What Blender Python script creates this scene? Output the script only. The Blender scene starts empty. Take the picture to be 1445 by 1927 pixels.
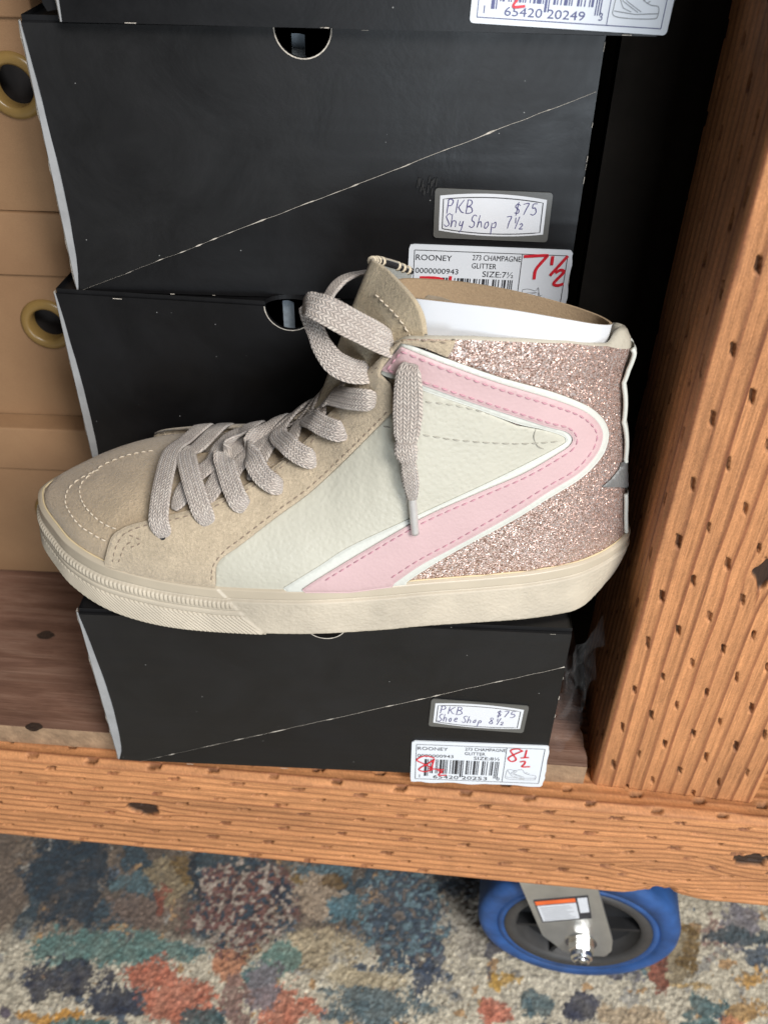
import bpy, bmesh, math, random
import numpy as np
from mathutils import Vector, Matrix
from mathutils.bvhtree import BVHTree
from mathutils.geometry import delaunay_2d_cdt

random.seed(7); RNG = np.random.default_rng(7)
S = bpy.context.scene
COL = S.collection

# ------------------------------------------------------------------ camera
F_PX, CX, CY, PH = 1679.53, 722.5, 963.5, 1927.0          # focal length in photo pixels
PITCH, ROLL, YAW = 0.6773, 0.0173, -0.0674
_f = np.array([math.sin(YAW)*math.cos(PITCH), math.cos(YAW)*math.cos(PITCH), -math.sin(PITCH)])
_r = np.array([math.cos(YAW), -math.sin(YAW), 0.0]); _u = np.cross(_r, _f)
RT = math.cos(ROLL)*_r + math.sin(ROLL)*_u
UP = -math.sin(ROLL)*_r + math.cos(ROLL)*_u
FW = _f
cam = bpy.data.cameras.new('camera'); camo = bpy.data.objects.new('camera', cam); COL.objects.link(camo)
camo.matrix_world = Matrix(((RT[0], UP[0], -FW[0], 0), (RT[1], UP[1], -FW[1], 0), (RT[2], UP[2], -FW[2], 0), (0, 0, 0, 1)))
cam.sensor_fit = 'VERTICAL'; cam.sensor_height = 24.0; cam.lens = F_PX/PH*24.0
cam.clip_start = 0.01; cam.clip_end = 50
cam.dof.use_dof = True; cam.dof.focus_distance = 0.405; cam.dof.aperture_fstop = 8.0
S.camera = camo

# ------------------------------------------------------------------ light
S.view_settings.view_transform = 'Standard'; S.view_settings.look = 'None'
S.view_settings.exposure = 0.0; S.view_settings.gamma = 1.0
S.view_settings.use_curve_mapping = False
w = bpy.data.worlds.new('World'); S.world = w; w.use_nodes = True
bg = w.node_tree.nodes['Background']; bg.inputs[0].default_value = (0.93, 0.96, 1.0, 1); bg.inputs[1].default_value = 0.042

def area(name, loc, target, sx, sy, power, col):
    l = bpy.data.lights.new(name, 'AREA'); l.shape = 'RECTANGLE'; l.size = sx; l.size_y = sy
    l.energy = power; l.color = col
    o = bpy.data.objects.new(name, l); COL.objects.link(o); o.location = loc
    o.rotation_euler = (Vector(target)-Vector(loc)).to_track_quat('-Z', 'Y').to_euler()
    return o
area('key_light', (0.92, -0.95, 0.85), (0.02, 0.33, -0.27), 0.55, 0.55, 31.0, (1.0, 0.97, 0.93))
area('fill_light', (0.56, -0.85, 1.10), (0.0, 0.25, -0.40), 0.55, 0.7, 21.0, (0.97, 0.98, 1.0))
area('sheen_light', (0.40, -1.20, -0.34), (0.03, 0.38, -0.14), 0.50, 0.6, 12.0, (0.82, 0.91, 1.0))  # added bluish lamp, placed to give the box fronts a sheen

# ------------------------------------------------------------------ pixel -> place helpers
def ray(px, py):
    d = FW*F_PX + RT*(px-CX) - UP*(py-CY); return d/np.linalg.norm(d)
def onZ(px, py, z): d = ray(px, py); return d*(z/d[2])
def onY(px, py, y): d = ray(px, py); return d*(y/d[1])
def onPlane(px, py, o, n): d = ray(px, py); return d*(np.dot(o, n)/np.dot(d, n))

# ------------------------------------------------------------------ object helpers
LOC = {}
def thing(name, label, cat, loc, group=None):
    o = bpy.data.objects.new(name, None); COL.objects.link(o); o.location = loc
    o.empty_display_size = 0.02
    o['label'] = label; o['category'] = cat
    if group: o['group'] = group
    LOC[o.name] = np.array(loc, float); return o
def obj(name, V, Fc, mats, parent=None, smooth=True, midx=None, uv=None, colors=None, label=None):
    V = np.asarray(V, float)
    off = LOC[parent.name] if parent is not None else np.zeros(3)
    me = bpy.data.meshes.new(name)
    me.from_pydata((V-off).tolist(), [], [list(map(int, f)) for f in Fc])
    for m in (mats if isinstance(mats, (list, tuple)) else [mats]): me.materials.append(m)
    if midx is not None: me.polygons.foreach_set('material_index', np.asarray(midx, np.int32))
    me.polygons.foreach_set('use_smooth', np.full(len(me.polygons), smooth))
    if uv is not None:
        l = me.uv_layers.new(name='UVMap'); li = np.zeros(len(me.loops), np.int32)
        me.loops.foreach_get('vertex_index', li)
        l.data.foreach_set('uv', np.asarray(uv, np.float32)[li].ravel())
    if colors is not None:
        a = me.color_attributes.new('Col', 'FLOAT_COLOR', 'POINT')
        c = np.ones((len(V), 4), np.float32); c[:, :3] = colors; a.data.foreach_set('color', c.ravel())
    me.validate(); me.update()
    o = bpy.data.objects.new(name, me); COL.objects.link(o)
    if parent is not None: o.parent = parent
    if label: o['label'] = label
    LOC[o.name] = off; return o

class MB:
    """collects shapes into one mesh"""
    def __init__(s): s.V = []; s.F = []; s.M = []; s.n = 0
    def add(s, V, Fc, m=0):
        V = np.asarray(V, float); s.V.append(V); s.F += [[i+s.n for i in f] for f in Fc]; s.M += [m]*len(Fc); s.n += len(V)
    def build(s, name, mats, parent=None, smooth=False, **k):
        return obj(name, np.concatenate(s.V), s.F, mats, parent, smooth, midx=s.M, **k)
    def box(s, o, e1, e2, e3, m=0):
        o, e1, e2, e3 = map(lambda a: np.asarray(a, float), (o, e1, e2, e3))
        V = [o, o+e1, o+e1+e2, o+e2, o+e3, o+e1+e3, o+e1+e2+e3, o+e2+e3]
        Fc = [(0, 3, 2, 1), (4, 5, 6, 7), (0, 1, 5, 4), (1, 2, 6, 5), (2, 3, 7, 6), (3, 0, 4, 7)]
        if np.dot(np.cross(e1, e2), e3) < 0: Fc = [f[::-1] for f in Fc]
        s.add(V, Fc, m)
    def bevbox(s, o, e1, e2, e3, r, m=0):
        """box with chamfer-rounded edges"""
        bm = bmesh.new(); o, e1, e2, e3 = [Vector(a) for a in (o, e1, e2, e3)]
        vs = [bm.verts.new(o+e1*a+e2*b+e3*c) for a in (0, 1) for b in (0, 1) for c in (0, 1)]
        for f in ((0, 1, 3, 2), (4, 6, 7, 5), (0, 4, 5, 1), (2, 3, 7, 6), (0, 2, 6, 4), (1, 5, 7, 3)): bm.faces.new([vs[i] for i in f])
        bmesh.ops.recalc_face_normals(bm, faces=bm.faces)
        bmesh.ops.bevel(bm, geom=list(bm.edges), offset=r, segments=3, profile=0.5, affect='EDGES')
        bm.verts.index_update()
        s.add([v.co[:] for v in bm.verts], [[v.index for v in f.verts] for f in bm.faces], m); bm.free()

def tri2d(poly, holes=()):
    """triangulate a 2-D outline"""
    P = [Vector(p) for p in poly]; n = len(P); E = [(i, (i+1) % n) for i in range(n)]
    for h in holes:
        k = len(P); P += [Vector(p) for p in h]; E += [(k+i, k+(i+1) % len(h)) for i in range(len(h))]
    v, e, f, *_ = delaunay_2d_cdt(P, E, [], 2 if holes else 1, 1e-7)
    return np.array([list(a) for a in v]), [list(a) for a in f]
def area2(P):
    P = np.asarray(P); x, y = P[:, 0], P[:, 1]; return 0.5*np.sum(x*np.roll(y, -1)-np.roll(x, -1)*y)
class Frame:
    """flat face: origin, right, up, outward normal"""
    def __init__(s, o, e, u): s.o = np.asarray(o, float); s.e = np.asarray(e, float); s.u = np.asarray(u, float); s.n = np.cross(s.e, s.u)
    def p(s, uv, h=0.0): uv = np.asarray(uv, float); return s.o+uv[..., :1]*s.e+uv[..., 1:2]*s.u+np.asarray(h)*s.n
    def px(s, x, y, h=0.0): P = onPlane(x, y, s.o+s.n*h, s.n)-s.o; return np.array([P@s.e, P@s.u])
def sheet(mb, fr, poly, h0, h1, m=0, side=None):
    """outline extruded from height h0 to h1 above a face"""
    poly = np.asarray(poly, float)
    if area2(poly) < 0: poly = poly[::-1]
    V, Fc = tri2d(poly)
    out = []
    for f in Fc:
        if area2(V[f]) < 0: f = f[::-1]
        out.append(f)
    mb.add(fr.p(V, h1), out, m)
    n = len(poly); a = fr.p(poly, h0); b = fr.p(poly, h1)
    mb.add(np.concatenate([a, b]), [(i, (i+1) % n, n+(i+1) % n, n+i) for i in range(n)], m if side is None else side)
def stroke(mb, fr, pts, wd, h, m=0):
    """pen line lying on a face"""
    P = np.asarray(pts, float)
    if len(P) < 2: return
    T = np.gradient(P, axis=0); T /= np.maximum(np.linalg.norm(T, axis=1, keepdims=True), 1e-9)
    N = np.stack([-T[:, 1], T[:, 0]], 1); wd = np.broadcast_to(wd, (len(P),))[:, None]
    n = len(P); V = np.concatenate([fr.p(P-N*wd/2, h), fr.p(P+N*wd/2, h)])
    mb.add(V, [(i, i+1, n+i+1, n+i) for i in range(n-1)], m)
def spline(P, n, closed=False):
    P = np.asarray(P, float); k = len(P)
    if closed: Q = np.concatenate([P[-1:], P, P[:2]])
    else: Q = np.concatenate([[2*P[0]-P[1]], P, [2*P[-1]-P[-2]]])
    segs = k if closed else k-1
    t = np.linspace(0, segs, n, endpoint=not closed); i = np.minimum(t.astype(int), segs-1); f = (t-i)[:, None]
    a, b, c, d = Q[i], Q[i+1], Q[i+2], Q[i+3]
    return 0.5*(2*b+(c-a)*f+(2*a-5*b+4*c-d)*f**2+(3*b-a-3*c+d)*f**3)
def resample(P, step, closed=False):
    P = np.asarray(P, float)
    if closed: P = np.concatenate([P, P[:1]])
    d = np.r_[0, np.cumsum(np.linalg.norm(np.diff(P, axis=0), axis=1))]; n = max(2, int(round(d[-1]/step))+1)
    t = np.linspace(0, d[-1], n); R = np.stack([np.interp(t, d, P[:, j]) for j in range(P.shape[1])], 1)
    return R[:-1] if closed else R
def vnoise(x, y, seed=0):
    """smooth value noise, -1..1"""
    x = np.asarray(x, float); y = np.asarray(y, float); xi = np.floor(x).astype(np.int64); yi = np.floor(y).astype(np.int64)
    fx = x-xi; fy = y-yi; fx = fx*fx*(3-2*fx); fy = fy*fy*(3-2*fy)
    def h(a, b):
        n = (a*374761393+b*668265263+seed*974634777) & 0x7fffffff
        n = ((n ^ (n >> 13))*1274126177) & 0x7fffffff
        return ((n ^ (n >> 16)) & 0xffff)/32767.5-1
    return (h(xi, yi)*(1-fx)+h(xi+1, yi)*fx)*(1-fy)+(h(xi, yi+1)*(1-fx)+h(xi+1, yi+1)*fx)*fy
def fbm(x, y, seed=0, o=4):
    return sum(vnoise(x*2**i, y*2**i, seed+i)*0.5**i for i in range(o))
def sstep(a, b, x): t = np.clip((x-a)/(b-a), 0, 1); return t*t*(3-2*t)
def tube(mb, P, r, n=8, m=0, cap=True):
    P = np.asarray(P, float); r = np.broadcast_to(r, (len(P),))
    T = np.gradient(P, axis=0); T /= np.maximum(np.linalg.norm(T, axis=1, keepdims=True), 1e-12)
    ref = np.array([0, 0, 1.0]) if abs(T[0, 2]) < 0.9 else np.array([1.0, 0, 0])
    A = np.cross(T[0], ref); A /= np.linalg.norm(A); V = []
    for i in range(len(P)):
        A = A-T[i]*(A@T[i]); A /= np.linalg.norm(A); B = np.cross(T[i], A)
        for k in range(n): t = 2*math.pi*k/n; V.append(P[i]+r[i]*(A*math.cos(t)+B*math.sin(t)))
    Fc = [(i*n+k, i*n+(k+1) % n, (i+1)*n+(k+1) % n, (i+1)*n+k) for i in range(len(P)-1) for k in range(n)]
    if cap: Fc += [list(range(n))[::-1], [(len(P)-1)*n+k for k in range(n)]]
    mb.add(V, Fc, m)
def lathe(mb, o, ax, prof, n=48, m=0):
    """profile of (radius, along axis) turned about an axis"""
    ax = np.asarray(ax, float); ax /= np.linalg.norm(ax); a = np.cross(ax, [0, 0, 1.0])
    if np.linalg.norm(a) < .1: a = np.cross(ax, [1.0, 0, 0])
    a /= np.linalg.norm(a); b = np.cross(ax, a); V = []
    for r, z in prof:
        for k in range(n): t = 2*math.pi*k/n; V.append(np.asarray(o)+ax*z+r*(a*math.cos(t)+b*math.sin(t)))
    Fc = [(i*n+k, i*n+(k+1) % n, (i+1)*n+(k+1) % n, (i+1)*n+k) for i in range(len(prof)-1) for k in range(n)]
    mb.add(V, Fc, m)

# ------------------------------------------------------------------ materials
class NT:
    def __init__(s, name):
        s.m = bpy.data.materials.new(name); s.m.use_nodes = True; s.t = s.m.node_tree; s.b = s.t.nodes['Principled BSDF']
    def n(s, typ, ins=None, **k):
        nd = s.t.nodes.new(typ)
        for a, v in k.items(): setattr(nd, a, v)
        for a, v in (ins or {}).items():
            if isinstance(v, bpy.types.NodeSocket): s.t.links.new(v, nd.inputs[a])
            else: nd.inputs[a].default_value = v
        return nd
    def l(s, a, b): s.t.links.new(a, b)
    def set(s, **k):
        for a, v in k.items(): 
            a = a.replace('_', ' ')
            if isinstance(v, bpy.types.NodeSocket): s.l(v, s.b.inputs[a])
            else: s.b.inputs[a].default_value = v
        return s
    def co(s, scale=(1, 1, 1), uv=False):
        t = s.n('ShaderNodeTexCoord'); mp = s.n('ShaderNodeMapping', {'Vector': t.outputs['UV' if uv else 'Object'], 'Scale': scale}); return mp.outputs[0]
    def noise(s, co, scale, detail=4, rough=0.6, dist=0):
        return s.n('ShaderNodeTexNoise', {'Vector': co, 'Scale': scale, 'Detail': detail, 'Roughness': rough, 'Distortion': dist}).outputs[0]
    def ramp(s, fac, stops):
        r = s.n('ShaderNodeValToRGB', {'Fac': fac}); el = r.color_ramp.elements
        while len(el) < len(stops): el.new(0.5)
        for e, (p, c) in zip(el, stops): e.position = p; e.color = (*c, 1) if len(c) == 3 else c
        return r.outputs[0]
    def mix(s, fac, a, b, typ='MIX'):
        m = s.n('ShaderNodeMix', data_type='RGBA', blend_type=typ)
        for i, v in ((0, fac), (6, a), (7, b)):
            if isinstance(v, bpy.types.NodeSocket): s.l(v, m.inputs[i])
            else: m.inputs[i].default_value = (*v, 1) if isinstance(v, tuple) and len(v) == 3 else v
        return m.outputs[2]
    def math(s, op, a, b=0.0, c=0.0):
        m = s.n('ShaderNodeMath', operation=op)
        for i, v in enumerate((a, b, c)):
            if isinstance(v, bpy.types.NodeSocket): s.l(v, m.inputs[i])
            else: m.inputs[i].default_value = v
        return m.outputs[0]
    def bump(s, h, dist, strength=1.0):
        b = s.n('ShaderNodeBump', {'Height': h, 'Distance': dist, 'Strength': strength}); s.l(b.outputs[0], s.b.inputs['Normal']); return b
def simple(name, c, rough=0.6, var=0.12, nscale=60, bump=0.0, bscale=900, metal=0.0, spec=0.5):
    t = NT(name); co = t.co(); f = t.noise(co, nscale)
    lo = tuple(x*(1-var) for x in c); hi = tuple(min(1, x*(1+var)) for x in c)
    t.set(Base_Color=t.ramp(f, [(0.3, lo), (0.7, hi)]), Roughness=rough, Metallic=metal, Specular_IOR_Level=spec)
    if bump: t.bump(t.noise(co, bscale, 3), bump)
    return t.m
def suede(name, c):
    t = NT(name); co = t.co()
    big = t.noise(co, 55, 4, .6, .6); fine = t.noise(t.co((1, 1, 2.0)), 1500, 3, .7); mid = t.noise(co, 650, 3, .6, .3)
    base = t.ramp(big, [(0.3, tuple(x*.84 for x in c)), (0.7, tuple(min(1, x*1.10) for x in c))])
    base = t.mix(0.85, base, t.ramp(mid, [(0.3, (.80, .79, .77)), (.7, (1.06, 1.05, 1.04))]), 'MULTIPLY')
    base = t.mix(0.6, base, t.ramp(fine, [(0.3, (.74, .72, .70)), (.7, (1.12, 1.11, 1.10))]), 'MULTIPLY')
    h = t.math('ADD', t.math('MULTIPLY', fine, .55), t.math('MULTIPLY', mid, .6))
    t.set(Base_Color=base, Roughness=.92, Specular_IOR_Level=.2, Sheen_Weight=.35, Sheen_Roughness=.45); t.bump(h, .0011)
    return t.m
def leather(name, c, rough=.42, bdist=.00022, scale=520, var=.05):
    t = NT(name); co = t.co()
    v = t.n('ShaderNodeTexVoronoi', {'Vector': co, 'Scale': scale}, feature='SMOOTH_F1').outputs['Distance']
    nz = t.noise(co, 40, 5, .6); fn = t.noise(co, 1400, 3)
    t.set(Base_Color=t.ramp(nz, [(.25, tuple(x*(1-var) for x in c)), (.75, tuple(min(1, x*(1+var)) for x in c))]),
          Roughness=t.n('ShaderNodeMapRange', {'Value': nz, 'To Min': rough-.08, 'To Max': rough+.12}).outputs[0], Specular_IOR_Level=.45)
    t.bump(t.math('ADD', t.math('MULTIPLY', v, .8), t.math('ADD', t.math('MULTIPLY', fn, .3), t.math('MULTIPLY', nz, 2.2))), bdist)
    return t.m
M = {}
M['suede'] = suede('beige_suede', (.62, .51, .365)); M['suede_tongue'] = suede('tongue_suede', (.58, .48, .33))
M['suede_toe'] = suede('toe_suede', (.53, .415, .28))
M['cream'] = leather('cream_leather', (.485, .465, .385), .40, .00025)
M['piping'] = leather('white_piping', (.59, .595, .54), .45, .0001)
M['pink'] = leather('pink_leather', (.555, .385, .385), .5, .00012, 700)
M['lining'] = leather('collar_lining_leather', (.46, .42, .34), .5, .0003)
M['grey_leather'] = leather('silver_grey_leather', (.17, .17, .165), .35, .0003, 900)
def mk_glitter():
    t = NT('rose_glitter'); co = t.co()
    cols = []
    v1 = t.n('ShaderNodeTexVoronoi', {'Vector': co, 'Scale': 2100, 'Randomness': 1.0}); v2 = t.n('ShaderNodeTexVoronoi', {'Vector': co, 'Scale': 2300})
    sep = t.n('ShaderNodeSeparateColor', {'Color': v1.outputs['Color']})
    base = t.ramp(sep.outputs[0], [(0, (.34, .20, .155)), (.35, (.57, .385, .32)), (.65, (.70, .52, .45)), (.88, (.86, .76, .72)), (1, (.98, .95, .95))])
    geo = t.n('ShaderNodeNewGeometry')
    def jit(col, s):
        a = t.n('ShaderNodeVectorMath', {0: col, 1: (.5, .5, .5)}, operation='SUBTRACT'); b = t.n('ShaderNodeVectorMath', {0: a.outputs[0], 'Scale': s}, operation='SCALE'); return b.outputs[0]
    add = t.n('ShaderNodeVectorMath', {0: geo.outputs['Normal'], 1: jit(v1.outputs['Color'], 1.05)}, operation='ADD')
    add2 = t.n('ShaderNodeVectorMath', {0: add.outputs[0], 1: jit(v2.outputs['Color'], .5)}, operation='ADD')
    nrm = t.n('ShaderNodeVectorMath', {0: add2.outputs[0]}, operation='NORMALIZE')
    t.set(Base_Color=base, Metallic=.62, Roughness=.29); t.l(nrm.outputs[0], t.b.inputs['Normal']); return t.m
M['glitter'] = mk_glitter()
def mk_lace():
    # braided herringbone: three pairs of columns of slanted strands, on UV in metres (u across, v along)
    t = NT('braided_cotton'); tc = t.n('ShaderNodeTexCoord'); sx = t.n('ShaderNodeSeparateXYZ', {0: tc.outputs['UV']})
    u = t.math('DIVIDE', sx.outputs[0], .00115); v = sx.outputs[1]
    pp = t.math('PINGPONG', u, 1.0)
    s = t.math('ADD', t.math('DIVIDE', v, .00165), t.math('MULTIPLY', pp, .85))
    fr = t.math('FRACT', s); bumpv = t.math('SINE', t.math('MULTIPLY', fr, math.pi))
    col_edge = t.math('ABSOLUTE', t.math('SUBTRACT', t.math('FRACT', u), .5)); groove = t.math('SUBTRACT', 1.0, t.math('MULTIPLY', t.math('POWER', t.math('MULTIPLY', col_edge, 2.0), 4.0), .8))
    h = t.math('MULTIPLY', t.math('POWER', t.math('MAXIMUM', bumpv, .001), .6), groove)
    cell = t.n('ShaderNodeTexWhiteNoise', {'Vector': t.n('ShaderNodeCombineXYZ', {0: t.math('FLOOR', u), 1: t.math('FLOOR', s)}).outputs[0]}).outputs[0]
    fz = t.noise(t.co(), 2600, 3); big = t.noise(t.co(), 70, 3)
    base = t.ramp(cell, [(0, (.50, .43, .375)), (.5, (.58, .505, .445)), (1, (.66, .59, .52))])
    base = t.mix(.6, base, t.ramp(big, [(.35, (.85, .83, .83)), (.7, (1.05, 1.03, 1.0))]), 'MULTIPLY')
    base = t.mix(.6, base, t.ramp(h, [(.05, (.48, .45, .43)), (.55, (1, 1, 1))]), 'MULTIPLY')
    t.set(Base_Color=base, Roughness=.95, Specular_IOR_Level=.1, Sheen_Weight=.4)
    t.bump(t.math('ADD', h, t.math('MULTIPLY', fz, .5)), .0007); return t.m
M['lace'] = mk_lace()
M['rubber'] = simple('cream_rubber', (.465, .405, .315), .55, .16, 35, .0001, 1500)
M['rubber_band'] = simple('smooth_rubber_band', (.455, .39, .295), .38, .12, 18, .00004, 700)
M['glue_line'] = simple('yellowed_glue', (.62, .50, .30), .5)
M['thread_light'] = simple('pale_thread', (.62, .53, .41), .8); M['thread_dark'] = simple('brown_thread', (.26, .20, .15), .85)
M['thread_pink'] = simple('mauve_thread', (.52, .27, .32), .8); M['thread_grey'] = simple('grey_thread', (.36, .34, .29), .85)
M['aglet'] = simple('clear_plastic_tip', (.62, .60, .58), .15, .05, 300, 0, 900, 0.35)
M['paper_white'] = simple('white_card', (.68, .69, .715), .6, .02, 30)
M['card_brown'] = simple('brown_card', (.36, .255, .155), .85, .12, 900, .0002, 1800)
M['webbing'] = simple('black_webbing', (.015, .015, .018), .7, .2, 900, .0003, 2500)
M['whip'] = simple('cream_whip_stitch', (.72, .62, .46), .85, .1, 900, .0003, 2500)
M['binding'] = simple('blue_grey_lining', (.34, .35, .33), .8, .1, 500, .0002, 1500)
def mk_boxboard(name, c, rough):
    t = NT(name); co = t.co()
    flute = t.noise(t.co((5, 5, 85)), 1.0, 1, .5, .3)
    smudge = t.noise(co, 22, 5, .65, .5); sc = t.noise(t.co((60, 60, 260)), 1.0, 6, .8, .6); spk = t.n('ShaderNodeTexVoronoi', {'Vector': co, 'Scale': 95}).outputs['Distance']
    base = t.ramp(smudge, [(.3, tuple(x*.8 for x in c)), (.75, tuple(x*1.45 for x in c))])
    base = t.mix(t.ramp(sc, [(.66, (0, 0, 0)), (.80, (.35, .35, .35))]), base, tuple(x*2.6+.012 for x in c))
    base = t.mix(t.ramp(spk, [(.018, (1, 1, 1)), (.03, (0, 0, 0))]), base, (.25, .25, .24))
    t.set(Base_Color=base, Roughness=t.n('ShaderNodeMapRange', {'Value': smudge, 'From Min': .25, 'From Max': .8, 'To Min': rough-.07, 'To Max': rough+.12}).outputs[0], Specular_IOR_Level=.31)
    t.bump(t.math('ADD', t.math('MULTIPLY', flute, 1.0), t.math('MULTIPLY', smudge, .8)), .0009, .40); return t.m
M['black_board'] = mk_boxboard('black_coated_board', (.0055, .0053, .0057), .40)
M['black_flap'] = mk_boxboard('black_coated_flap', (.0090, .0087, .0088), .41)
M['board_edge'] = simple('torn_paper_edge', (.52, .47, .40), .9, .35, 700, .0003, 1500)
M['board_white'] = simple('white_board_lining', (.31, .31, .31), .7, .12, 90)
def mk_kraft():
    t = NT('kraft_board'); co = t.co(); a = t.noise(co, 16, 4); b = t.noise(t.co((1, 1, 3)), 900, 3, .7)
    base = t.ramp(a, [(.3, (.235, .130, .065)), (.7, (.285, .165, .083))]); base = t.mix(.5, base, t.ramp(b, [(.3, (.84, .82, .8)), (.7, (1.08, 1.07, 1.06))]), 'MULTIPLY')
    t.set(Base_Color=base, Roughness=.75, Specular_IOR_Level=.3); t.bump(b, .0001); return t.m
M['kraft'] = mk_kraft()
M['kraft_hole'] = simple('dark_box_inside', (.05, .04, .035), .9)
M['grommet'] = simple('amber_plastic', (.24, .145, .045), .3, .08, 60)
M['inner_grey'] = simple('grey_felt_inside', (.33, .38, .42), .85, .2, 300)
M['inner_dark'] = simple('dark_inside', (.02, .02, .02), .9)
M['tissue'] = simple('kraft_tissue', (.33, .27, .20), .9, .2, 120)
M['label_paper'] = simple('label_paper', (.70, .73, .77), .45, .03, 40)
M['ink'] = simple('black_print', (.03, .03, .035), .6); M['ink_blue'] = simple('blue_print', (.11, .12, .25), .6)
M['ink_grey'] = simple('grey_print', (.30, .31, .33), .6)
M['marker'] = simple('red_marker', (.62, .02, .035), .4, .1, 500); M['pen'] = simple('violet_ball_pen', (.10, .09, .22), .5)
M['sticker_back'] = simple('grey_clear_sticker', (.105, .103, .095), .35, .06, 60)
def mk_wood(name):
    t = NT(name); a = t.n('ShaderNodeVertexColor', layer_name='Col'); co = t.co(); f = t.noise(co, 1300, 4, .7); g = t.noise(co, 60, 4)
    c = t.mix(.55, a.outputs[0], t.ramp(f, [(.3, (.72, .70, .68)), (.7, (1.16, 1.15, 1.13))]), 'MULTIPLY')
    c = t.mix(.5, c, t.ramp(g, [(.3, (.86, .84, .82)), (.7, (1.1, 1.1, 1.08))]), 'MULTIPLY')
    t.set(Base_Color=c, Roughness=.62, Specular_IOR_Level=.35); t.bump(f, .0003); return t.m
M['lumber'] = mk_wood('pressure_treated_lumber')
def mk_stained():
    t = NT('stained_pine'); co = t.co((2.0, 16, 16)); g = t.noise(co, 6, 6, .65, .8); f = t.noise(t.co((6, 160, 160)), 4, 4, .7); d = t.noise(t.co(), 14, 4)
    c = t.ramp(g, [(.28, (.115, .058, .040)), (.5, (.20, .108, .074)), (.72, (.285, .175, .125))])
    c = t.mix(.35, c, t.ramp(f, [(.3, (.68, .64, .62)), (.7, (1.15, 1.13, 1.1))]), 'MULTIPLY'); c = t.mix(.45, c, t.ramp(d, [(.4, (.75, .72, .72)), (.7, (1.25, 1.2, 1.15))]), 'MULTIPLY')
    t.set(Base_Color=c, Roughness=.5, Specular_IOR_Level=.45); t.bump(f, .0006); return t.m
M['stained'] = mk_stained()
M['raw_edge'] = simple('weathered_board_edge', (.30, .195, .115), .8, .3, 120, .0006, 400)
M['knot'] = simple('dark_knot', (.035, .018, .010), .75, .4, 400, .0008, 700)
M['panel'] = simple('dark_gap_board', (.022, .018, .0145), .9, .2, 30, .0003, 200, 0, .08)
M['steel'] = simple('zinc_plated_steel', (.60, .60, .58), .34, .10, 50, .0001, 500, .85)
M['chrome'] = simple('bright_zinc_nut', (.72, .72, .70), .16, .06, 200, 0, 900, 1.0)
M['blue_tyre'] = simple('blue_elastic_rubber', (.017, .068, .215), .55, .38, 45, .0002, 700)
M['hub_grey'] = simple('dark_grey_hub', (.045, .043, .042), .55, .15, 60, .0002, 700); M['hub_black'] = simple('black_hub', (.012, .012, .013), .6, .2, 80)
M['sticker_white'] = simple('white_sticker', (.68, .70, .74), .4, .05, 300); M['sticker_orange'] = simple('orange_print', (.78, .14, .03), .5)
def mk_film():
    t = NT('clear_wrap'); t.set(Base_Color=(.8, .8, .8, 1), Roughness=.12, Alpha=.022, Specular_IOR_Level=.8); t.bump(t.noise(t.co(), 120, 4), .003); return t.m
M['film'] = mk_film()
def mk_rug():
    t = NT('rug_pile'); a = t.n('ShaderNodeVertexColor', layer_name='Col'); f = t.noise(t.co(), 700, 3, .7)
    t.set(Base_Color=t.mix(.5, a.outputs[0], t.ramp(f, [(.3, (.7, .7, .7)), (.7, (1.2, 1.2, 1.2))]), 'MULTIPLY'), Roughness=.95, Specular_IOR_Level=.1, Sheen_Weight=.3)
    t.bump(f, .0012); return t.m
M['rug'] = mk_rug(); M['floor'] = simple('concrete_floor', (.25, .24, .22), .8)

# ------------------------------------------------------------------ levels
ZB, HB, WB = -0.0732, 0.11666, 0.235       # top of the second box, box height, box width
ZD = -0.3066                                # top of the lowest black box = where the shoe stands
ZS = ZD-HB                                  # top of the shelf board
ZR = ZS-0.016                               # top of the front rail
ZF = -0.735                                 # rug surface

# ------------------------------------------------------------------ floor and rug
mb = MB(); mb.box((-2, -1.5, ZF-.012), (4, 0, 0), (0, 4, 0), (0, 0, -.05)); fl = mb.build('floor', M['floor']); fl['kind'] = 'structure'
gxa = np.r_[np.linspace(-.80, -.365, 110), np.linspace(-.36, .34, 640), np.linspace(.345, .85, 120)]; gya = np.r_[np.linspace(-.15, .25, 100), np.linspace(.255, .70, 400), np.linspace(.705, .95, 50)]; nx, ny = len(gxa), len(gya)
gx, gy = np.meshgrid(gxa, gya); x, y = gx.ravel(), gy.ravel()
P0 = np.stack([x, y, np.full_like(x, ZF)], 1); d = P0@FW
PX = CX+F_PX*(P0@RT)/d; PY = CY-F_PX*(P0@UP)/d     # the woven design and painted shade are listed in photo pixels and laid out on the floor
wx = fbm(x*55, y*55, 3)*16+vnoise(x*380, y*380, 5)*7; wy = fbm(x*55, y*55, 9)*11+vnoise(x*380, y*380, 8)*5
def srgb(c): c = np.asarray(c, float)/255; return np.where(c <= .04045, c/12.92, ((c+.055)/1.055)**2.4)
def lin(c, k=.92): return srgb(c)*k
RC = np.tile(lin((208, 198, 176)), (len(x), 1))
shade_mask = sstep(1800, 1735, PY+wy*1.5)*sstep(860, 800, PX+wx); m1 = vnoise(x*60, y*34, 25)+.6*vnoise(x*170, y*110, 26); dk = np.where((m1 > .35)[:, None], lin((138, 122, 106)), np.where((m1 < -.3)[:, None], lin((62, 80, 90)), lin((108, 97, 87))))  # muted pattern base, with the shelf's shade painted in near the rail
RC = RC*(1-shade_mask[:, None])+dk*shade_mask[:, None]
n1 = fbm(x*90, y*90, 21); RC[n1 > .7] = lin((165, 160, 150)); n2 = fbm(x*70+9, y*70, 31); RC[n2 > .8] = lin((185, 150, 110)); RC[n2 < -.85] = lin((95, 105, 115))
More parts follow.
